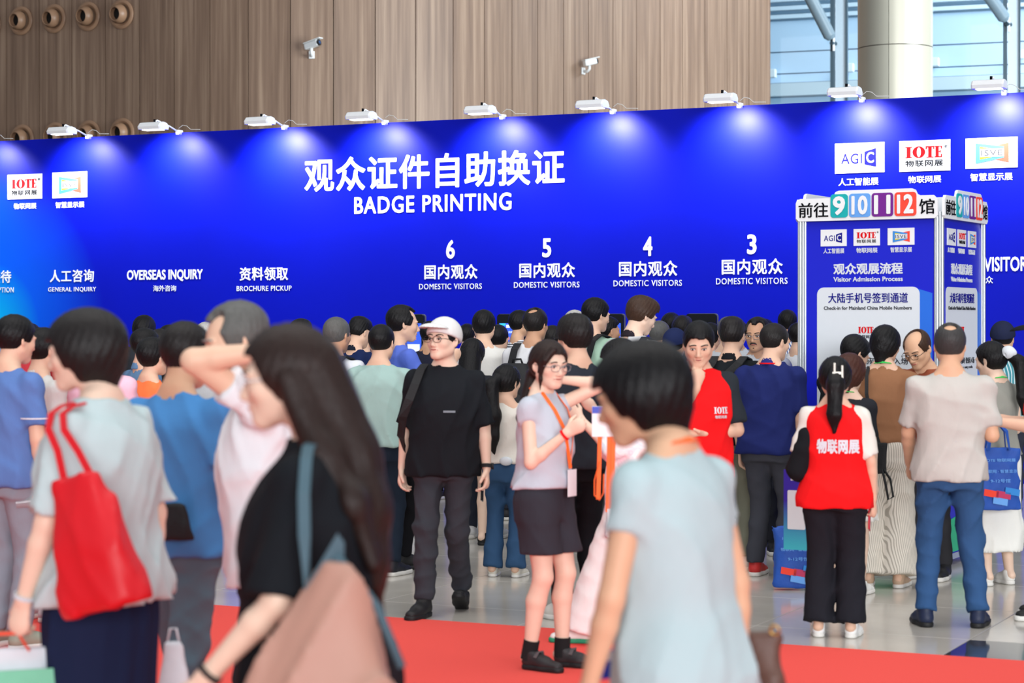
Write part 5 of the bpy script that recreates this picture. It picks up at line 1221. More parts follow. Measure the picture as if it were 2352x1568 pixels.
# --- beyond the walkers, on the far side
BL = Person('man in slate blue tee and grey trousers holding a water bottle', 22, 443, 1.725, heading=38, wide=1.05, head=(5, 8, 0), hair='short', skin='light', hands='R', arms={'R': ((0.16, 0.02, -1), (0.0, 0.18, -1), (0, 0.15, -1), (-1, 0, 0), 1.3)}, shirt=dict(col=(92, 124, 184), sleeve=0.78, srad=0.074, hem=-0.08, ease=0.035, amp=0.006), bottom=dict(col=(142, 152, 164), fit=1.15), shoes=dict(col=(150, 156, 140)))
stripe = box_me((0, 0, 0), (0.07, 0.002, 0.006)); a_ = BL.arm['R']; sl_ = BL.sh['R'] * 0.38 + a_['e'] * 0.62
o = new_obj('sleeve_stripe', strap_me([tuple(sl_ + 0.0755 * (np.array([math.cos(t), math.sin(t), 0]))) for t in np.linspace(-2.6, 0.4, 10)], 0.008, 0.002, (0, 0, 1)), M_white, BL.root)
wv = BL.W(a_['w'] + a_['d'] * 0.075)
bt = empty('water_bottle'); bt.location = wv; bt.rotation_euler = Vector((-0.95, -0.1, -0.10)).to_track_quat('Z', 'Y').to_euler(); tag(bt, 'clear water bottle with a red label in the hand of the slate blue man', 'bottle')
M_pet = mat('clear_plastic', (235, 240, 245), rough=0.1, trans=0.7)
bm = bmesh.new(); bm_cyl(bm, (0, 0, -0.03), (0, 0, 0.15), 0.031, None, 20); bm_cyl(bm, (0, 0, -0.07), (0, 0, -0.03), 0.013, 0.031, 20); me = mesh_bm(bm, smooth=True); me.set_sharp_from_angle(angle=R(40)); new_obj('body', me, M_pet, bt)
new_obj('cap', cyl_me((0, 0, -0.09), (0, 0, -0.07), 0.015), M_red, bt); new_obj('label', cyl_me((0, 0, 0.01), (0, 0, 0.07), 0.0318), mat('red_label', (215, 40, 50), rough=0.4, var=0.2, scale=60), bt)
Person('man in pale grey shirt with a small bald patch behind the slate blue tee', 92, 405, 1.655, heading=42, head=(10, 5, 0), hair='short', skin='light', shirt=dict(col=(206, 205, 202), sleeve=0.8, srad=0.075, collar=tone((206, 205, 202))), bottom=dict(col=(60, 76, 110)), shoes=dict(col=(200, 200, 205)))
Person('broad person in pale pink shirt mostly hidden by the woman in grey', 238, 384, 1.655, heading=25, wide=1.25, fem=True, hair='short', skin='light', shirt=dict(col=(238, 190, 208), sleeve=0.9, srad=0.09, ease=0.05), bottom=dict(col=(70, 74, 90)), shoes=dict(col=(220, 220, 225)))
Person('person in bright orange shirt behind the pale pink one', 345, 372, 1.60, heading=40, fem=True, hair='short', skin='light', shirt=dict(col=(250, 128, 74), sleeve=0.9, srad=0.085, ease=0.04), bottom=dict(col=(50, 54, 66)), shoes=dict(col=(90, 90, 95)))
Person('man in dusty blue polo looking towards the man with glasses', 328, 335, 1.66, heading=55, hair='crop', skin='light', shirt=dict(col=(96, 134, 172), collar=tone((96, 134, 172))), bottom=dict(col=(50, 54, 66)), shoes=dict(col=(40, 40, 44)))
GM = Person('older man with glasses and black jacket facing the hall', 372, 312, 1.65, heading=196, head=(-6, 14, 0), hair='short', haircol='softblack', skin='warm', face=True, eyes=dict(glasses=M_frame_s), shirt=dict(col=(30, 32, 36), sleeve=1.9, srad=0.06, collar=tone((235, 215, 205))), bottom=dict(col=(34, 36, 42)), shoes=dict())

# --- middle of the queue
BPM = Person('grey-haired man in white tee with a black backpack', 768, 335, 1.735, heading=26, head=(6, 4, 0), hair='crop', haircol='grey', skin='tan', hands='R', shirt=dict(col=(226, 229, 236), sleeve=0.85, srad=0.074, ease=0.03), bottom=dict(col=(48, 52, 62)), shoes=dict(col=(40, 40, 44)))
backpack(BPM, M_blackbag, 'black nylon backpack on the grey-haired man in white', dz=-0.04, sc=1.15)
NP = Person('young man in navy polo with white collar piping', 815, 275, 1.75, heading=35, head=(12, 18, 0), hair='undercut', skin='light', shirt=dict(col=(24, 38, 78), collar=tone((26, 30, 44))), bottom=dict(col=(36, 38, 46)), shoes=dict(), step=0.016)
Person('buzz-cut man in sage green tee and dark trousers', 873, 342, 1.685, heading=20, wide=1.12, head=(2, 2, 0), hair='crop', skin='light', hands='R', shirt=dict(col=(160, 190, 184), sleeve=0.66, hem=-0.03, srad=0.076, ease=0.035, amp=0.007), bottom=dict(col=(30, 40, 54), fit=1.1), shoes=dict(col=(30, 32, 40)))
BP = Person('tall man in cornflower blue polo with receding hair, seen in profile', 915, 332, 1.815, heading=62, head=(12, 4, 0), hair='receding', skin='light', face=True, hands='R', arms={'R': ((0.2, 0.5, -0.8), (-0.1, 0.6, 0.8), (0, 0.4, 0.8), (-0.8, -0.3, 0), 1.2)}, shirt=dict(col=(88, 112, 204), sleeve=0.8, srad=0.072, hem=-0.08, collar=tone((88, 112, 204))), bottom=dict(col=(22, 22, 26)), shoes=dict(col=(24, 24, 26), sole=M_soleb))
CM = Person('man in white cap, glasses and black tee walking towards the hall', 1019, 394, 1.715, heading=188, wide=0.98, lean=-2, head=(24, -5, 0), hair='crop', skin='fair', face=True, hands='LR', step=0.0115, eyes=dict(glasses=M_frame),
    arms={'L': ((-0.20, -0.02, -1), (-0.10, 0.22, -1), (0.0, 0.15, -1), (0.9, 0.2, 0), 0.6), 'R': ((0.19, -0.12, -1), (0.10, 0.05, -1), (0, 0.1, -1), (-0.9, 0.3, 0), 0.55)}, feet={'R': (0.085, 0.16, 0, 0), 'L': (-0.075, -0.20, 0.045, -26)}, foot_yaw=(4, -12),
    shirt=dict(col=(26, 29, 34), sleeve=0.98, srad=0.078, hem=-0.115, ease=0.048, amp=0.006), bottom=dict(col=(58, 61, 68), fit=1.12, amp=0.007), shoes=dict(col=(26, 26, 28), sole=M_soleb, laces=M_white))
cap(CM, cloth((222, 222, 220), name='cap_canvas')); watch(CM, 'L', M_blackbag)
decal(CM, CM.shirt, box_me((0, 0, 0), (0.07, 0.001, 0.012)), (-0.06, 0.27), 1, mat('faded_print', (126, 136, 144), rough=0.7), name='chest_mark')
ph = new_obj('phone', box_me((0, 0, 0), (0.008, 0.07, 0.145), bevel=0.003), M_tblack); wv = CM.W(CM.arm['L']['w'] + CM.arm['L']['d'] * 0.12 + CM.arm['L']['n'] * 0.022); ph.location = wv; ph.rotation_euler = (R(12), 0, R(-188)); tag(ph, 'black phone in the hand of the man in the white cap', 'phone')
cs = empty('shoulder_bag'); cs.matrix_world = CM.root.matrix_basis @ mat4(CM.Rt, CM.T((0.06, -0.24, 0.10))); tag(cs, 'black bag behind the man in the white cap, strap over his shoulder', 'shoulder bag')
new_obj('body', bag_me(0.26, 0.30, 0.10, 0.9, 0.004, 0.012), M_blackbag, cs); inv = cs.matrix_world.inverted() @ CM.root.matrix_basis
new_obj('strap', strap_me([inv @ Vector(CM.T(p)) for p in ((0.10, -0.20, 0.38), (0.115, -0.12, 0.50), (0.120, -0.02, 0.548), (0.128, 0.07, 0.515), (0.145, 0.150, 0.43), (0.175, 0.178, 0.34), (0.215, 0.16, 0.24), (0.245, 0.07, 0.12), (0.235, -0.06, 0.02), (0.13, -0.20, 0.02))], 0.05, 0.008, [(1, 0, 0)] * 6 + [(0.2, 0.6, 0.8)] * 4), M_blackbag, cs)
LW = Person('woman with long straight black hair, short black skirt and heels', 1084, 300, 1.575, heading=18, fem=True, hair='long', skin='fair', shirt=dict(col=(40, 42, 48), sleeve=0.9), bottom=dict(kind='skirt', col=(28, 28, 32), hem=0.62, rad=(0.20, 0.16)), shoes=dict(col=(20, 20, 22), sole=M_soleb), step=0.015)
strands(LW, [[(LW.HP((0, -0.06, 0.0)), 0.085, 1.0), (LW.T((0, -0.09, 0.48)), 0.09, 0.7), (LW.T((0, -0.15, 0.26)), 0.085, 0.45), (LW.T((0.02, -0.15, 0.10)), 0.06, 0.4)]], hair_mat('black'), step=0.013)
PG = Person('short girl in cream blouse and flared jeans with a black ponytail', 1160, 344, 1.42, heading=16, fem=True, wide=1.02, head=(24, 4, 0), hair='tied', skin='light', arms={'L': ((-0.2, 0.2, -1), (0.1, 0.9, -0.1)), 'R': ((0.2, 0.2, -1), (-0.1, 0.9, -0.1))}, shirt=dict(col=(226, 222, 212), sleeve=1.3, srad=0.062, hem=0.02, amp=0.006), bottom=dict(col=(48, 78, 112), fit=1.1, flare=1.5, hem=0.03), shoes=dict(col=(226, 222, 208)))
strands(PG, [[(PG.HP((-0.0, -0.105, 0.02)), 0.040, 1.0), (PG.HP((-0.02, -0.165, -0.04)), 0.048, 1.0), (PG.T((-0.05, -0.175, 0.42)), 0.050, 0.8), (PG.T((-0.055, -0.18, 0.25)), 0.042, 0.7), (PG.T((-0.045, -0.18, 0.12)), 0.014, 0.7)]], hair_mat('black'), 'ponytail')
new_obj('waist_bow', ell_me((0, 0, 0), (0.045, 0.02, 0.03)), M_paper, PG.root, mat4(np.eye(3), PG.T((0.05, -0.145, 0.05))))
WT = Person('man in off-white tee with short black hair ahead of the girl', 1110, 292, 1.795, heading=14, hair='short', skin='light', shirt=dict(col=(222, 221, 216), sleeve=0.8, srad=0.076), bottom=dict(col=(44, 48, 60)), shoes=dict(col=(220, 220, 220)))
BS = Person('man with a thinning crown in pale grey tee and black sling backpack', 1226, 302, 1.81, heading=26, head=(6, 3, 0), hair='baldspot', haircol='softblack', skin='tan', shirt=dict(col=(216, 217, 220), sleeve=0.8, srad=0.076, ease=0.03), bottom=dict(col=(40, 42, 50)), shoes=dict(col=(60, 60, 64)))
backpack(BS, M_blackbag, 'black backpack on the man with the thinning crown', dz=-0.08, dx=-0.05)
BC = Person('man in charcoal tee with thick dark hair beside the woman in shorts', 1326, 402, 1.735, heading=-28, head=(-6, 4, 0), hair='shortb', haircol='softblack', skin='light', hands='L', arms={'L': ((-0.12, 0.05, -1), (0.02, 0.30, -1)), 'R': ((0.2, 0.2, -1), (-0.1, 0.8, 0.2))}, shirt=dict(col=(44, 50, 58), sleeve=0.86, srad=0.084, ease=0.04), bottom=dict(col=(26, 27, 32), fit=1.15), shoes=dict(col=(226, 224, 216)))
BC.glasses(M_frame); watch(BC, 'L', M_blackbag)
SW = Person('woman in grey top and black shorts holding a badge, hand behind her neck', 1250, 470, 1.605, heading=118, fem=True, wide=1.04, head=(30, 8, 0), hair='tied', haircol='darkbrown', skin='fair', face=True, hands='LR', step=0.0105, eyes=dict(glasses=M_frame_s),
    arms={'L': ((-0.42, 0.80, 0.42), (0.55, -0.80, 0.10), (0.75, -0.5, 0.1), (0.3, 0.2, 0.6), 0.7), 'R': ((0.10, 0.10, -1), (-0.22, 0.72, 0.62), (-0.2, 0.75, 0.5), (-0.9, -0.1, 0.2), 1.0)},
    shirt=dict(col=(190, 197, 208), sleeve=0.24, srad=0.060, hem=0.03, ease=0.03, amp=0.005, flare=0.03), bottom=dict(kind='shorts', col=(52, 52, 60), hem=0.565, fit=1.05, flare=1.12, waist=0.13), shoes=dict(col=(40, 38, 40), sole=M_soleb, sock=mat('black_sock', (20, 20, 22), rough=0.9)), feet={'L': (-0.075, 0.06, 0), 'R': (0.075, -0.04, 0)})
strands(SW, [[(SW.HP((0, -0.10, -0.02)), 0.035, 1.0), (SW.HP((0, -0.15, -0.08)), 0.034, 1.0), (SW.T((0, -0.14, 0.40)), 0.026, 0.8), (SW.T((0, -0.14, 0.26)), 0.008, 0.8)], [(SW.HP((0.078, 0.035, 0.02)), 0.012, 1), (SW.HP((0.074, 0.040, -0.07)), 0.010, 1), (SW.HP((0.070, 0.035, -0.13)), 0.004, 1)], [(SW.HP((0.03, 0.07, 0.085)), 0.020, 1), (SW.HP((0.068, 0.06, 0.03)), 0.016, 1), (SW.HP((0.076, 0.045, -0.03)), 0.009, 1)]], hair_mat('darkbrown'), 'loose_hair', step=0.007, amp=0.0015, k=0.01)
ring_lanyard(SW, M_orange, 'lanyard', 0.06, M_card); watch(SW, 'R', M_redvest, face=False)
for k in 'LR': new_obj('shoe_strap', strap_me([Vector((-0.04, 0.02, 0.075)), Vector((-0.02, 0.028, 0.105)), Vector((0.02, 0.028, 0.105)), Vector((0.04, 0.02, 0.075))], 0.022, 0.006, (0, 1, 0.3)), mat('grey_strap', (96, 90, 92), rough=0.6), SW.shoe[k])
wv = SW.W(SW.arm['R']['w'] + SW.arm['R']['d'] * 0.13); hb_ = empty('event_badge', (wv.x + 0.03, wv.y - 0.05, wv.z + 0.0)); tag(hb_, 'white event badge with orange lanyard held by the woman in black shorts', 'badge')
new_obj('card', box_me((0.04, 0, -0.01), (0.115, 0.004, 0.145), bevel=0.001), M_card, hb_); c_ = hb_.children[0]; new_obj('header_print', box_me((0.04, -0.003, 0.045), (0.113, 0.002, 0.032)), M_cardblue, c_)
new_obj('caption', text_me('观众', 0.05, 0.024, 0.02, 0.001), M_grey_print, c_).location = (0.04, -0.0025, 0.0)
for xo, l in ((0.0, 0.30), (0.045, 0.36), (0.065, 0.34)): new_obj('ribbon', strap_me([(xo + 0.02, 0.002, -0.08), (xo + 0.018, 0.0, -0.18), (xo + 0.012, 0.0, -0.08 - l)], 0.020, 0.003, (1, 0.2, 0)), M_orange, hb_)
new_obj('ribbon_loop', strap_me([(0.02, 0, -0.20), (-0.005, 0, -0.29), (-0.005, 0, -0.36), (0.018, 0, -0.385), (0.038, 0, -0.35), (0.04, 0, -0.26)], 0.016, 0.003, (0.3, 1, 0)), M_orange, hb_)
new_obj('second_card', box_me((0.085, 0.0, -0.475), (0.062, 0.004, 0.10), bevel=0.001), M_card, hb_); new_obj('card_print', box_me((0.085, -0.003, -0.475), (0.018, 0.002, 0.03)), M_grey_print, hb_.children[-1])
GS = Person('tall man in mint green shirt with a black backpack strap', 1360, 302, 1.885, heading=38, head=(20, 8, 0), hair='short', skin='light', shirt=dict(col=(168, 202, 180), sleeve=0.9, srad=0.076, ease=0.03), bottom=dict(col=(60, 62, 66)), shoes=dict(col=(50, 50, 54)))
backpack(GS, M_blackbag, 'black backpack worn by the tall man in mint green', straps='LR', dz=-0.06)
Person('white-haired man before the tall man in mint green', 1318, 288, 1.80, heading=30, hair='crop', haircol='white', skin='tan', shirt=dict(col=(222, 226, 232), sleeve=0.8), bottom=dict(col=(60, 62, 70)), shoes=dict(), step=0.016)
TB = Person('tall brown-haired man in pale grey shirt with dark collar', 1456, 332, 1.885, heading=48, head=(14, 22, 0), hair='spiky', haircol='brown', skin='fair', face=True, arms={'R': ((0.2, 0.2, -1), (-0.2, 0.9, 0.1)), 'L': ((-0.2, 0.25, -1), (0.2, 0.9, 0.1))}, shirt=dict(col=(206, 208, 210), sleeve=1.2, srad=0.078, ease=0.04, amp=0.006, collar=tone((40, 34, 42))), bottom=dict(col=(70, 74, 84)), shoes=dict(col=(70, 60, 50)))
new_obj('shoulder_strap', strap_me([TB.T(p) for p in ((0.12, -0.145, 0.36), (0.13, -0.115, 0.46), (0.125, -0.03, 0.535), (0.125, 0.07, 0.50), (0.13, 0.14, 0.40))], 0.06, 0.008, tuple(TB.Rt @ np.array([1.0, 0, 0]))), M_navy, TB.root)
PW_ = Person('woman in pink and white floral top and long white trousers walking', 1462, 437, 1.62, heading=-72, fem=True, lean=3, head=(5, 26, 0), hair='tied', skin='fair', hands='L', arms={'L': ((-0.15, 0.3, -1), (0.1, 0.75, 0.65)), 'R': ((0.15, 0.3, -1), (-0.1, 0.7, 0.7))}, feet={'L': (-0.06, 0.26, 0), 'R': (0.06, -0.16, 0.05, -25)},
    shirt=dict(m=blotch('floral_cotton', [(240, 238, 240), (232, 206, 216), (244, 242, 242), (206, 216, 228)], 11), sleeve=1.1, srad=0.085, hem=-0.30, ease=0.045, amp=0.008, flare=0.05), bottom=dict(col=(240, 238, 236), fit=1.5, flare=1.7, hem=0.04, amp=0.0035), shoes=dict(col=(236, 236, 232), sole=mat('green_rubber', (40, 150, 110), rough=0.6)))
VL = Person('volunteer in red vest over black tee, hand on his chin', 1604, 402, 1.705, heading=172, head=(14, 18, 0), hair='short', skin='light', face=True, hands='LR', step=0.0115,
    arms={'R': ((-0.10, 0.42, -0.90), (-0.42, 0.10, 0.92), (-0.25, -0.05, 1), (-0.2, -0.9, 0.1), 0.9), 'L': ((-0.16, 0.12, -1), (0.92, 0.42, -0.04), (0.95, 0.2, 0), (0, 0.2, 0.8), 0.6)}, shirt=dict(col=(40, 46, 52), sleeve=0.86, srad=0.078, ease=0.02), bottom=dict(col=(36, 38, 44)), shoes=dict())
VL.make_shirt(m=M_redvest, sleeve=0.10, ease=0.036, hem=-0.10, name='vest', amp=0.005); me = serif_iote(0.085, 0.036, 0.002); decal(VL, VL.shirt, me, (-0.10, 0.30), 1, M_white, name='chest_lettering'); decal(VL, VL.shirt, text_me('物联网展', 0.075, 0.018, 0.02, 0.001), (-0.10, 0.262), 1, M_white, name='chest_caption')
BK = Person('man in black polo and khaki trousers with a black backpack', 1680, 334, 1.73, heading=24, wide=1.05, hair='undercut', haircol='softblack', skin='light', shirt=dict(col=(26, 30, 34), sleeve=0.82, srad=0.076, collar=M_bk), bottom=dict(col=(128, 130, 114), fit=1.15), shoes=dict(col=(220, 220, 216)))
backpack(BK, M_blackbag, 'black backpack on the man in the black polo', dz=-0.06, dx=-0.10)
MM = Person('man with moustache and goatee facing the hall', 1742, 312, 1.735, heading=190, head=(16, 6, 0), hair='receding', haircol='softblack', skin='tan', face=True, eyes=dict(moustache=True, glasses=M_frame_s), shirt=dict(col=(196, 200, 206), sleeve=0.8), bottom=dict(col=(50, 52, 60)), shoes=dict())
NV = Person('broad man in navy polo with a red collar stripe and grey trousers', 1770, 345, 1.695, heading=30, wide=1.16, head=(24, 10, 0), hair='crop', haircol='softblack', skin='light', hands='L', arms={'L': ((-0.14, -0.02, -1), (-0.02, 0.25, -1))}, shirt=dict(col=(30, 40, 98), sleeve=0.86, srad=0.074, hem=-0.08, ease=0.03, amp=0.006, collar=tone((44, 50, 120))), bottom=dict(col=(64, 66, 74), fit=1.1), shoes=dict(col=(200, 50, 48)), feet={'L': (-0.12, 0.02, 0), 'R': (0.12, -0.10, 0.03, -15)})
new_obj('collar_stripe', strap_me([tuple(NV.nb + NV.Rt @ np.array([0.073 * math.cos(t), 0.073 * math.sin(t), 0.012])) for t in np.linspace(math.pi, 2 * math.pi, 14)], 0.009, 0.003, (0, 0, 1)), M_redvest, NV.root)

# --- around the sign tower
VW = Person('volunteer in red vest with a dark ponytail and silver hair clip', 1918, 426, 1.515, heading=14, fem=True, wide=1.06, head=(-6, 10, 0), hair='tied', haircol='black', skin='light', hands='LR', step=0.0115, arms={'L': ((-0.26, -0.10, -1), (0.30, 0.75, -0.62)), 'R': ((0.20, -0.02, -1), (0.06, 0.25, -1), (0, 0.2, -1), (-0.9, 0.2, 0), 1.0)},
    shirt=dict(col=(222, 221, 212), sleeve=0.90, srad=0.080, hem=-0.06, ease=0.03), bottom=dict(col=(30, 31, 38), fit=1.35, flare=1.35, hem=0.05), shoes=dict(col=(240, 240, 238)))
VW.make_shirt(m=M_redvest, sleeve=0.05, ease=0.046, hem=-0.115, name='vest', amp=0.005, flare=0.03)
decal(VW, VW.shirt, text_me('物联网展', 0.225, 0.078, 0.045, 0.002, 1.05), (0.03, 0.275), -1, M_white, name='vest_lettering')
F = Field(VW.T((-0.30, -0.16, -0.02)) - 0.03, VW.T((-0.05, 0.16, 0.42)) + 0.03, 0.011); F.cone(VW.T((-0.165, -0.03, 0.33)), VW.T((-0.215, -0.03, 0.12)), 0.065, 0.075, 0.0, flat=((0, 1, 0), 1.1)); F.ripple(0.004, 3); new_obj('vest_side_panel', F.mesh(1), M_bk, VW.root)
strands(VW, [[(VW.HP((0, -0.10, 0.02)), 0.040, 1), (VW.HP((0.0, -0.15, -0.06)), 0.045, 1), (VW.T((0.01, -0.165, 0.47)), 0.036, 0.8), (VW.T((0.01, -0.175, 0.36)), 0.010, 0.8)]], hair_mat('black'), 'ponytail')
ck = new_obj('hair_clip', box_me((-0.012, 0, 0.0), (0.010, 0.012, 0.075), bevel=0.003), mat('silver_clip', (200, 196, 186), rough=0.25, metal=0.6), VW.root, mat4(VW.Rh, VW.HP((0.012, -0.158, 0.01)), 1.35)); new_obj('clip_bar', box_me((0.018, 0, -0.01), (0.010, 0.012, 0.075), bevel=0.003), MATS['silver_clip'], ck); new_obj('clip_bridge', box_me((0.0, 0, -0.004), (0.04, 0.010, 0.010)), MATS['silver_clip'], ck)
ph = new_obj('phone', box_me((0, 0, 0), (0.009, 0.075, 0.15), bevel=0.003), mat('red_case', (200, 30, 50), rough=0.4)); wv = VW.W(VW.arm['R']['w'] + VW.arm['R']['d'] * 0.10 + VW.arm['R']['n'] * 0.024); ph.location = wv; ph.rotation_euler = (R(-15), 0, R(-14)); tag(ph, 'phone in a red case in the hand of the ponytailed volunteer', 'phone')
A2 = Person('woman with auburn hair, white skirt and bare legs beside the ponytailed volunteer', 1948, 368, 1.50, heading=22, fem=True, head=(10, 12, 0), hair='bob', haircol='auburn', skin='fair', shirt=dict(col=(40, 42, 48), sleeve=0.8), bottom=dict(kind='skirt', col=(236, 234, 228), hem=0.46, rad=(0.22, 0.18)), shoes=dict(col=(236, 236, 232)))
ring_lanyard(A2, M_green, 'lanyard')
KM = Person('man in dark shirt bent over something at the sign tower', 1925, 340, 1.635, heading=52, lean=8, head=(14, 30, 0), hair='short', skin='light', face=True, arms={'R': ((0.1, 0.5, -0.85), (-0.4, 0.9, 0.2)), 'L': ((-0.1, 0.5, -0.85), (0.4, 0.9, 0.2))}, shirt=dict(col=(28, 30, 36), sleeve=0.8), bottom=dict(col=(52, 54, 62)), shoes=dict())
BR = Person('woman in caramel sweater and striped cream trousers with short black hair', 2030, 358, 1.68, heading=18, fem=True, wide=1.06, head=(18, 12, 0), hair='pixie', skin='light', arms={'R': ((0.2, 0.12, -1), (-0.25, 0.9, 0.1)), 'L': ((-0.25, 0.12, -1), (0.2, 0.9, 0.1))}, shirt=dict(col=(150, 106, 76), sleeve=0.95, srad=0.066, hem=0.03, amp=0.006), bottom=dict(m=stripes('striped_linen', (228, 222, 210), (176, 170, 158), 60), fit=1.55, flare=1.6, hem=0.05), shoes=dict(col=(196, 166, 140)))
ring_lanyard(BR, M_green, 'lanyard')
hg = empty('crossbody_bag'); hg.matrix_world = BR.root.matrix_basis @ mat4(np.eye(3), BR.T((0.0, -0.20, -0.16))); tag(hg, 'small black crossbody bag on the woman in the caramel sweater', 'crossbody bag'); new_obj('body', bag_me(0.10, 0.20, 0.05, 0.8, 0.002, 0.009), M_blackbag, hg); inv = hg.matrix_world.inverted() @ BR.root.matrix_basis
new_obj('strap', strap_me([inv @ Vector(BR.T(p)) for p in ((0.0, -0.20, 0.03), (-0.06, -0.165, 0.20), (-0.09, -0.16, 0.36), (-0.095, -0.12, 0.48), (-0.095, -0.03, 0.535), (-0.09, 0.06, 0.51))], 0.022, 0.006, (1, 0, 0)), M_blackbag, hg)
new_obj('hanging_loop', tube_me([(0.02, -0.02, 0.03), (0.04, -0.03, -0.05), (0.06, -0.03, -0.16), (0.09, -0.03, -0.14), (0.07, -0.02, -0.03), (0.03, -0.02, 0.03)], 0.008, 6), M_blackbag, hg)
EM = Person('elderly bald man with black glasses in rust shirt leaning over', 2136, 346, 1.68, heading=212, lean=12, head=(8, 28, 4), hair='thin', haircol='brown', skin='warm', face=True, hands='R', eyes=dict(glasses=M_frame), arms={'R': ((0.10, 0.15, -1), (-0.05, 0.5, -0.85)), 'L': ((-0.10, 0.15, -1), (0.1, 0.6, -0.8))}, shirt=dict(col=(150, 82, 58), sleeve=0.7), bottom=dict(col=(54, 54, 58)), shoes=dict())
JM = Person('man in beige tee and blue jeans with a bald spot, seen from behind', 2182, 412, 1.69, heading=8, wide=1.06, head=(8, 4, 0), hair='baldspot', haircol='salt', skin='warm', hands='L', step=0.0115, arms={'L': ((-0.16, 0.30, -1), (0.05, 0.65, -0.75)), 'R': ((0.16, -0.10, -1), (-0.05, 0.95, 0.05))}, foot_yaw=(14, -14), feet={'L': (-0.135, -0.02, 0), 'R': (0.15, -0.02, 0)},
    shirt=dict(col=(192, 190, 184), sleeve=0.84, srad=0.072, hem=-0.085, ease=0.03, amp=0.0065, flare=0.015), bottom=dict(col=(50, 84, 128), fit=1.14, amp=0.007), shoes=dict(col=(28, 38, 66), sole=M_soleb))
FW = Person('woman with a white flower scrunchie, grey sleeveless top and white skirt', 2288, 355, 1.58, heading=-28, fem=True, head=(-20, 12, 0), hair='tied', skin='fair', hands='R', arms={'R': ((0.22, 0.15, -1), (-0.50, 0.22, 0.90), (-0.6, 0.3, 0.7), (-0.5, -0.2, 0.3), 0.4), 'L': ((-0.10, -0.75, -0.65), (-0.1, 0.55, 0.25))}, shirt=dict(col=(150, 150, 142), sleeve=0.06, hem=0.0), bottom=dict(kind='skirt', col=(236, 236, 230), hem=0.22, rad=(0.20, 0.17), amp=0.007), shoes=dict(col=(236, 234, 228)))
new_obj('scrunchie', hair_me('updo'), M_paper, FW.root, mat4(FW.Rh, FW.HP((0, -0.14, 0.01)), 0.42)); strands(FW, [[(FW.HP((0.01, -0.15, 0.0)), 0.035, 1), (FW.HP((0.03, -0.20, -0.06)), 0.040, 1), (FW.T((0.06, -0.20, 0.42)), 0.030, 0.9), (FW.T((0.08, -0.19, 0.30)), 0.010, 0.9)]], hair_mat('black'), 'ponytail'); ring_lanyard(FW, M_green, 'lanyard')
M_bluebag = mat('blue_nonwoven', (36, 84, 176), rough=0.6, var=0.08, bump=0.2, bscale=60)
def blue_tote(loc, rz, label):
    t = empty('tote_bag', loc); t.rotation_euler = (0, 0, rz); tag(t, label, 'tote bag', 'blue event tote bags')
    b = new_obj('body', bag_me(0.30, 0.40, 0.10, 1.0, 0.003, 0.012), M_bluebag, t)
    for yo in (-0.035, 0.035): new_obj('handle', strap_me([(-0.07, yo, 0.38), (-0.055, yo * 0.6, 0.50), (0, yo * 0.3, 0.56), (0.055, yo * 0.6, 0.50), (0.07, yo, 0.38)], 0.025, 0.004, (0, 0.3, 1)), M_bluebag, t)
    for body, w, h, z, m in (('IOTE 物联网展', 0.20, 0.022, 0.32, M_light_blue), ('物联网 · 智慧显示', 0.22, 0.022, 0.25, M_light_blue), ('9-12号馆', 0.13, 0.024, 0.19, M_light_blue)):
        new_obj('lettering', text_me(body, w, h, 0.012, 0.002), m, b).location = (0, -0.058, z)
    for x, z, m in ((-0.06, 0.11, M_coral), (0.02, 0.10, mat('magenta_print', (190, 40, 90), rough=0.5)), (0.0, 0.06, M_light_blue), (0.08, 0.12, M_cyan_print)):
        new_obj('print_block', poly_me([(x - 0.05, z - 0.012), (x + 0.045, z - 0.03), (x + 0.05, z + 0.012), (x - 0.045, z + 0.03)], 0.002), m, b).location = (0, -0.057, 0)
    return t
q = FW.W(FW.arm['L']['e']); blue_tote((q.x, q.y, q.z - 0.575), R(8), 'blue event tote bag hanging from the arm of the woman in the white skirt')
q = at_depth(1832, 746, FPX / 362.0); blue_tote((q.x, q.y, 0.012), R(-4), 'blue event tote bag standing on the floor behind the small sign')
PC = Person('man in navy cap and teal checked shirt with a backpack', 2302, 292, 1.70, heading=26, head=(-8, 2, 0), hair='crop', skin='warm', shirt=dict(m=stripes('teal_check', (70, 140, 150), (190, 214, 214), 34), sleeve=0.8), bottom=dict(col=(50, 54, 66)), shoes=dict(), step=0.015); cap(PC, cloth((34, 40, 66)))
RV = Person('volunteer in black cap and red vest at the edge of the tower queue', 2418, 402, 1.73, heading=-72, head=(-8, 6, 0), hair='crop', skin='light', hands='L', arms={'L': ((-0.15, 0.25, -1), (0.05, 0.9, 0.12), None, None, 0.9), 'R': ((0.15, 0.25, -1), (-0.05, 0.95, 0.1))}, shirt=dict(col=(50, 54, 60), sleeve=0.8), bottom=dict(col=(34, 36, 42)), shoes=dict()); RV.make_shirt(m=M_redvest, sleeve=0.06, ease=0.036, hem=-0.10, name='vest'); cap(RV, M_bk)
wv = RV.W(RV.arm['L']['w'] + RV.arm['L']['d'] * 0.10); hs_ = new_obj('hand_sign', box_me((0, 0, 0.07), (0.085, 0.006, 0.20), bevel=0.002), mat('lilac_print', (120, 116, 206), rough=0.5)); hs_.location = (wv.x + 0.0, wv.y - 0.01, wv.z + 0.02); tag(hs_, 'small lilac hand sign with a pale oval held by the black-capped volunteer', 'sign'); new_obj('oval', ell_me((0, -0.003, 0.08), (0.03, 0.002, 0.06)), M_card, hs_)

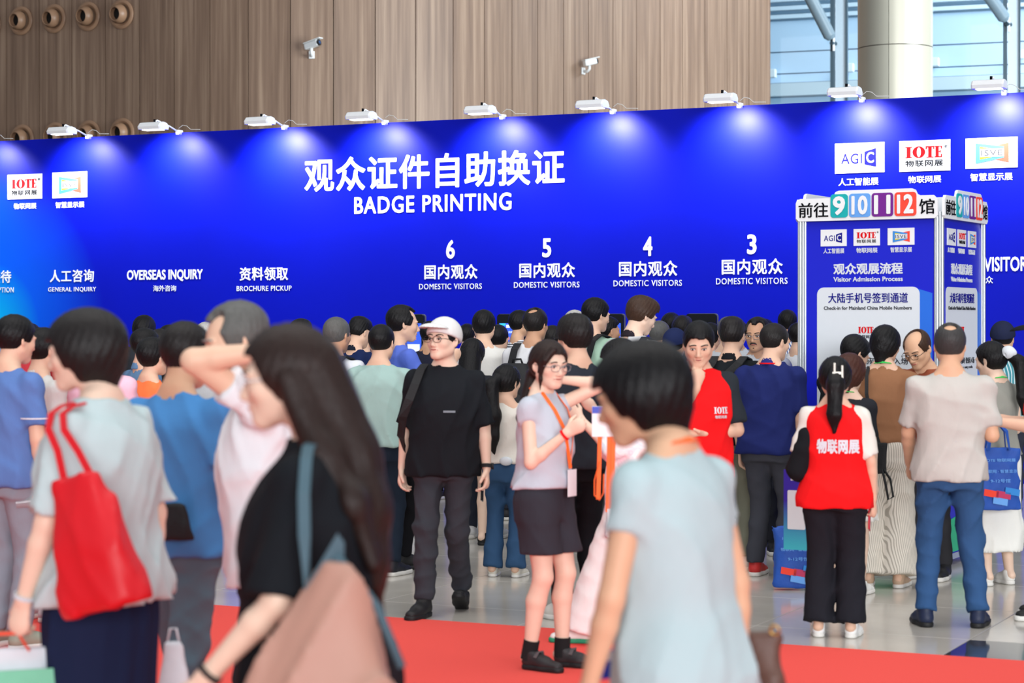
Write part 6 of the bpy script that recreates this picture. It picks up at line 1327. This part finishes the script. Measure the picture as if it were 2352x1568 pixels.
# --- small sign on a pole before the ponytailed volunteer
sy = FPX * CH / (1403 - HY); sg = empty('pole_sign', ((1856 - CX) * sy / FPX, sy, 0.0065)); sg.rotation_euler = (0, 0, R(-28)); tag(sg, 'small violet to cyan sign board on a thin copper coloured pole', 'sign')
m = bpy.data.materials.new('violet_cyan_print'); m.use_nodes = True; nt = m.node_tree; p = nt.nodes['Principled BSDF']; tc = nt.nodes.new('ShaderNodeTexCoord'); sx_ = nt.nodes.new('ShaderNodeSeparateXYZ'); nt.links.new(tc.outputs['Object'], sx_.inputs[0]); cr = nt.nodes.new('ShaderNodeValToRGB'); mr = nt.nodes.new('ShaderNodeMapRange'); mr.inputs[1].default_value = 0.36; mr.inputs[2].default_value = 0.82; nt.links.new(sx_.outputs[2], mr.inputs[0]); nt.links.new(mr.outputs[0], cr.inputs[0])
e = cr.color_ramp.elements; e[0].color = (*lin((70, 190, 205)), 1); e[1].position = 0.6; e[1].color = (*lin((62, 44, 170)), 1); nt.links.new(cr.outputs[0], p.inputs['Base Color']); p.inputs['Roughness'].default_value = 0.4
new_obj('pole', cyl_me((0.02, 0.012, 0.0), (0.02, 0.012, 0.62), 0.011), mat('copper_pole', (196, 130, 116), rough=0.3, metal=0.4), sg); new_obj('foot', cyl_me((0.02, 0.012, 0.0), (0.02, 0.012, 0.012), 0.05), M_post, sg)
b = new_obj('board', box_me((0.0, 0, 0.585), (0.30, 0.012, 0.47)), m, sg)
new_obj('white_panel', poly_me(rrect(-0.125, 0.47, -0.015, 0.70, 0.008), 0.002), M_card, b).location = (0, -0.006, 0)
for x, kd_ in ((-0.075, 'agic'), (0.0, 'iote'), (0.075, 'isve')):
    pl = new_obj('logo_plate', box_me((0, -0.001, 0), (0.06, 0.002, 0.036)), M_card, sg, Matrix.Translation((x, -0.006, 0.775))); LOGOS[kd_](pl, 0.06, 0.036, 0.001)
    for c in pl.children: c.location.y -= 0.0021
for k, (t_, w_, z_) in enumerate((('观众签到', 0.10, 0.68), ('扫码入场', 0.10, 0.62), ('Visitor', 0.08, 0.57), ('Check-in', 0.08, 0.53))): new_obj('lettering', text_me(t_, w_, 0.026, 0.012, 0.001), M_yellow if k == 0 else M_light_blue, b).location = (0.065, -0.006, z_)

# --- far end of the queue along the terminals: mostly heads over the others
far = [(65, 743, 252, 'short', 'black', (200, 60, 70), 40, 'man in coral red top close to the reception lettering'), (142, 741, 250, 'short', 'black', (190, 50, 60), 60, 'man in red jacket behind the pale grey shirt'),
    (330, 726, 242, 'bobfull', 'black', (50, 54, 60), 20, 'woman with round black hair under the overseas inquiry lettering'), (386, 747, 262, 'short', 'black', (40, 44, 52), 30, 'man in dark top near the overseas inquiry lettering'),
    (412, 741, 224, 'short', 'softblack', (70, 80, 100), 20, 'man in grey-blue top near the overseas inquiry lettering'), (470, 739, 236, 'crop', 'white', (210, 210, 214), 30, 'white-haired man behind the balding man in white'),
    (638, 747, 240, 'thin', 'brown', (90, 96, 120), 40, 'nearly bald man under the brochure pickup lettering'), (688, 735, 262, 'shortb', 'black', (60, 62, 70), 20, 'man with thick black hair behind the long-haired woman'),
    (836, 742, 256, 'baldspot', 'brown', (46, 48, 56), 30, 'man with tan crown behind the buzz-cut man'), (823, 727, 240, 'short', 'black', (30, 34, 44), 50, 'man in black beside the young man in navy polo'),
    (985, 738, 238, 'short', 'black', (34, 36, 52), 20, 'man in navy shirt at the first terminal'), (1072, 744, 222, 'short', 'black', (200, 198, 190), 30, 'man in cream top beyond the long black hair'),
    (1143, 745, 266, 'crop', 'black', (34, 48, 92), 20, 'young man in blue top ahead of the off-white tee'), (1190, 713, 242, 'short', 'black', None, 66, 'man in black and white striped shirt at the second terminal'),
    (1392, 729, 252, 'undercut', 'black', (44, 46, 50), 66, 'young man with shaved sides at the third terminal'), (1512, 736, 262, 'crop', 'grey', (170, 174, 184), 40, 'grey-haired man beside the tall brown-haired man'),
    (1541, 720, 236, 'bobfull', 'black', (40, 42, 50), 10, 'person with bushy black hair under the counter number 4'), (1566, 727, 240, 'shortb', 'softblack', (60, 60, 66), 20, 'person with tousled hair behind the volunteer in the red vest'),
    (1548, 756, 276, 'crop', 'black', (40, 60, 110), 30, 'person in navy cap behind the volunteer in the red vest'), (1630, 742, 262, 'short', 'black', (214, 36, 40), 40, 'person in red top at the fourth terminal'),
    (1670, 727, 268, 'crop', 'grey', (190, 194, 200), 20, 'grey-haired man ahead of the black polo'), (1694, 736, 242, 'long', 'black', (206, 212, 222), 170, 'woman in pale top facing back under the counter number 3'),
    (1808, 712, 238, 'short', 'black', None, 16, 'tall man in blue and white striped shirt beside the sign tower'), (1832, 741, 246, 'short', 'black', (216, 218, 222), 60, 'person in white against the silver post of the tower'),
    (905, 752, 246, 'short', 'black', (120, 130, 140), 20, 'man in grey top beyond the sage green tee'), (1268, 748, 250, 'short', 'softblack', (90, 96, 110), 24, 'man in slate top beyond the thinning crown'), (1755, 733, 232, 'short', 'black', (100, 104, 116), 30, 'man in grey behind the moustache man')]
for i, (px, ty, S, hr, hc, c, hd, lab) in enumerate(far):
    H = CH + (HY - ty) / S
    mm = c and cloth(c) or stripes('bw_stripes' if px < 1400 else 'blue_stripes', (235, 236, 240), (30, 32, 40) if px < 1400 else (50, 90, 160), 42, axis=1 if px < 1400 else 0)
    Pn = Person(lab, px, S, H, heading=hd, hair=hr, haircol=hc, fem=hr in ('bobfull', 'long'), skin=['light', 'warm', 'tan', 'light'][i % 4], face=hd > 150, shirt=dict(m=mm, sleeve=0.8), bottom=dict(col=[(40, 44, 54), (56, 62, 80), (30, 30, 34), (84, 82, 78)][i % 4]), shoes=dict(col=[(40, 40, 44), (220, 220, 218)][i % 2]), step=0.019)
    if 'cap' in lab: cap(Pn, cloth((34, 44, 84)))
print('script seconds', time.time() - T0, 'polys', sum(len(o.data.polygons) for o in bpy.data.objects if o.type == 'MESH'))
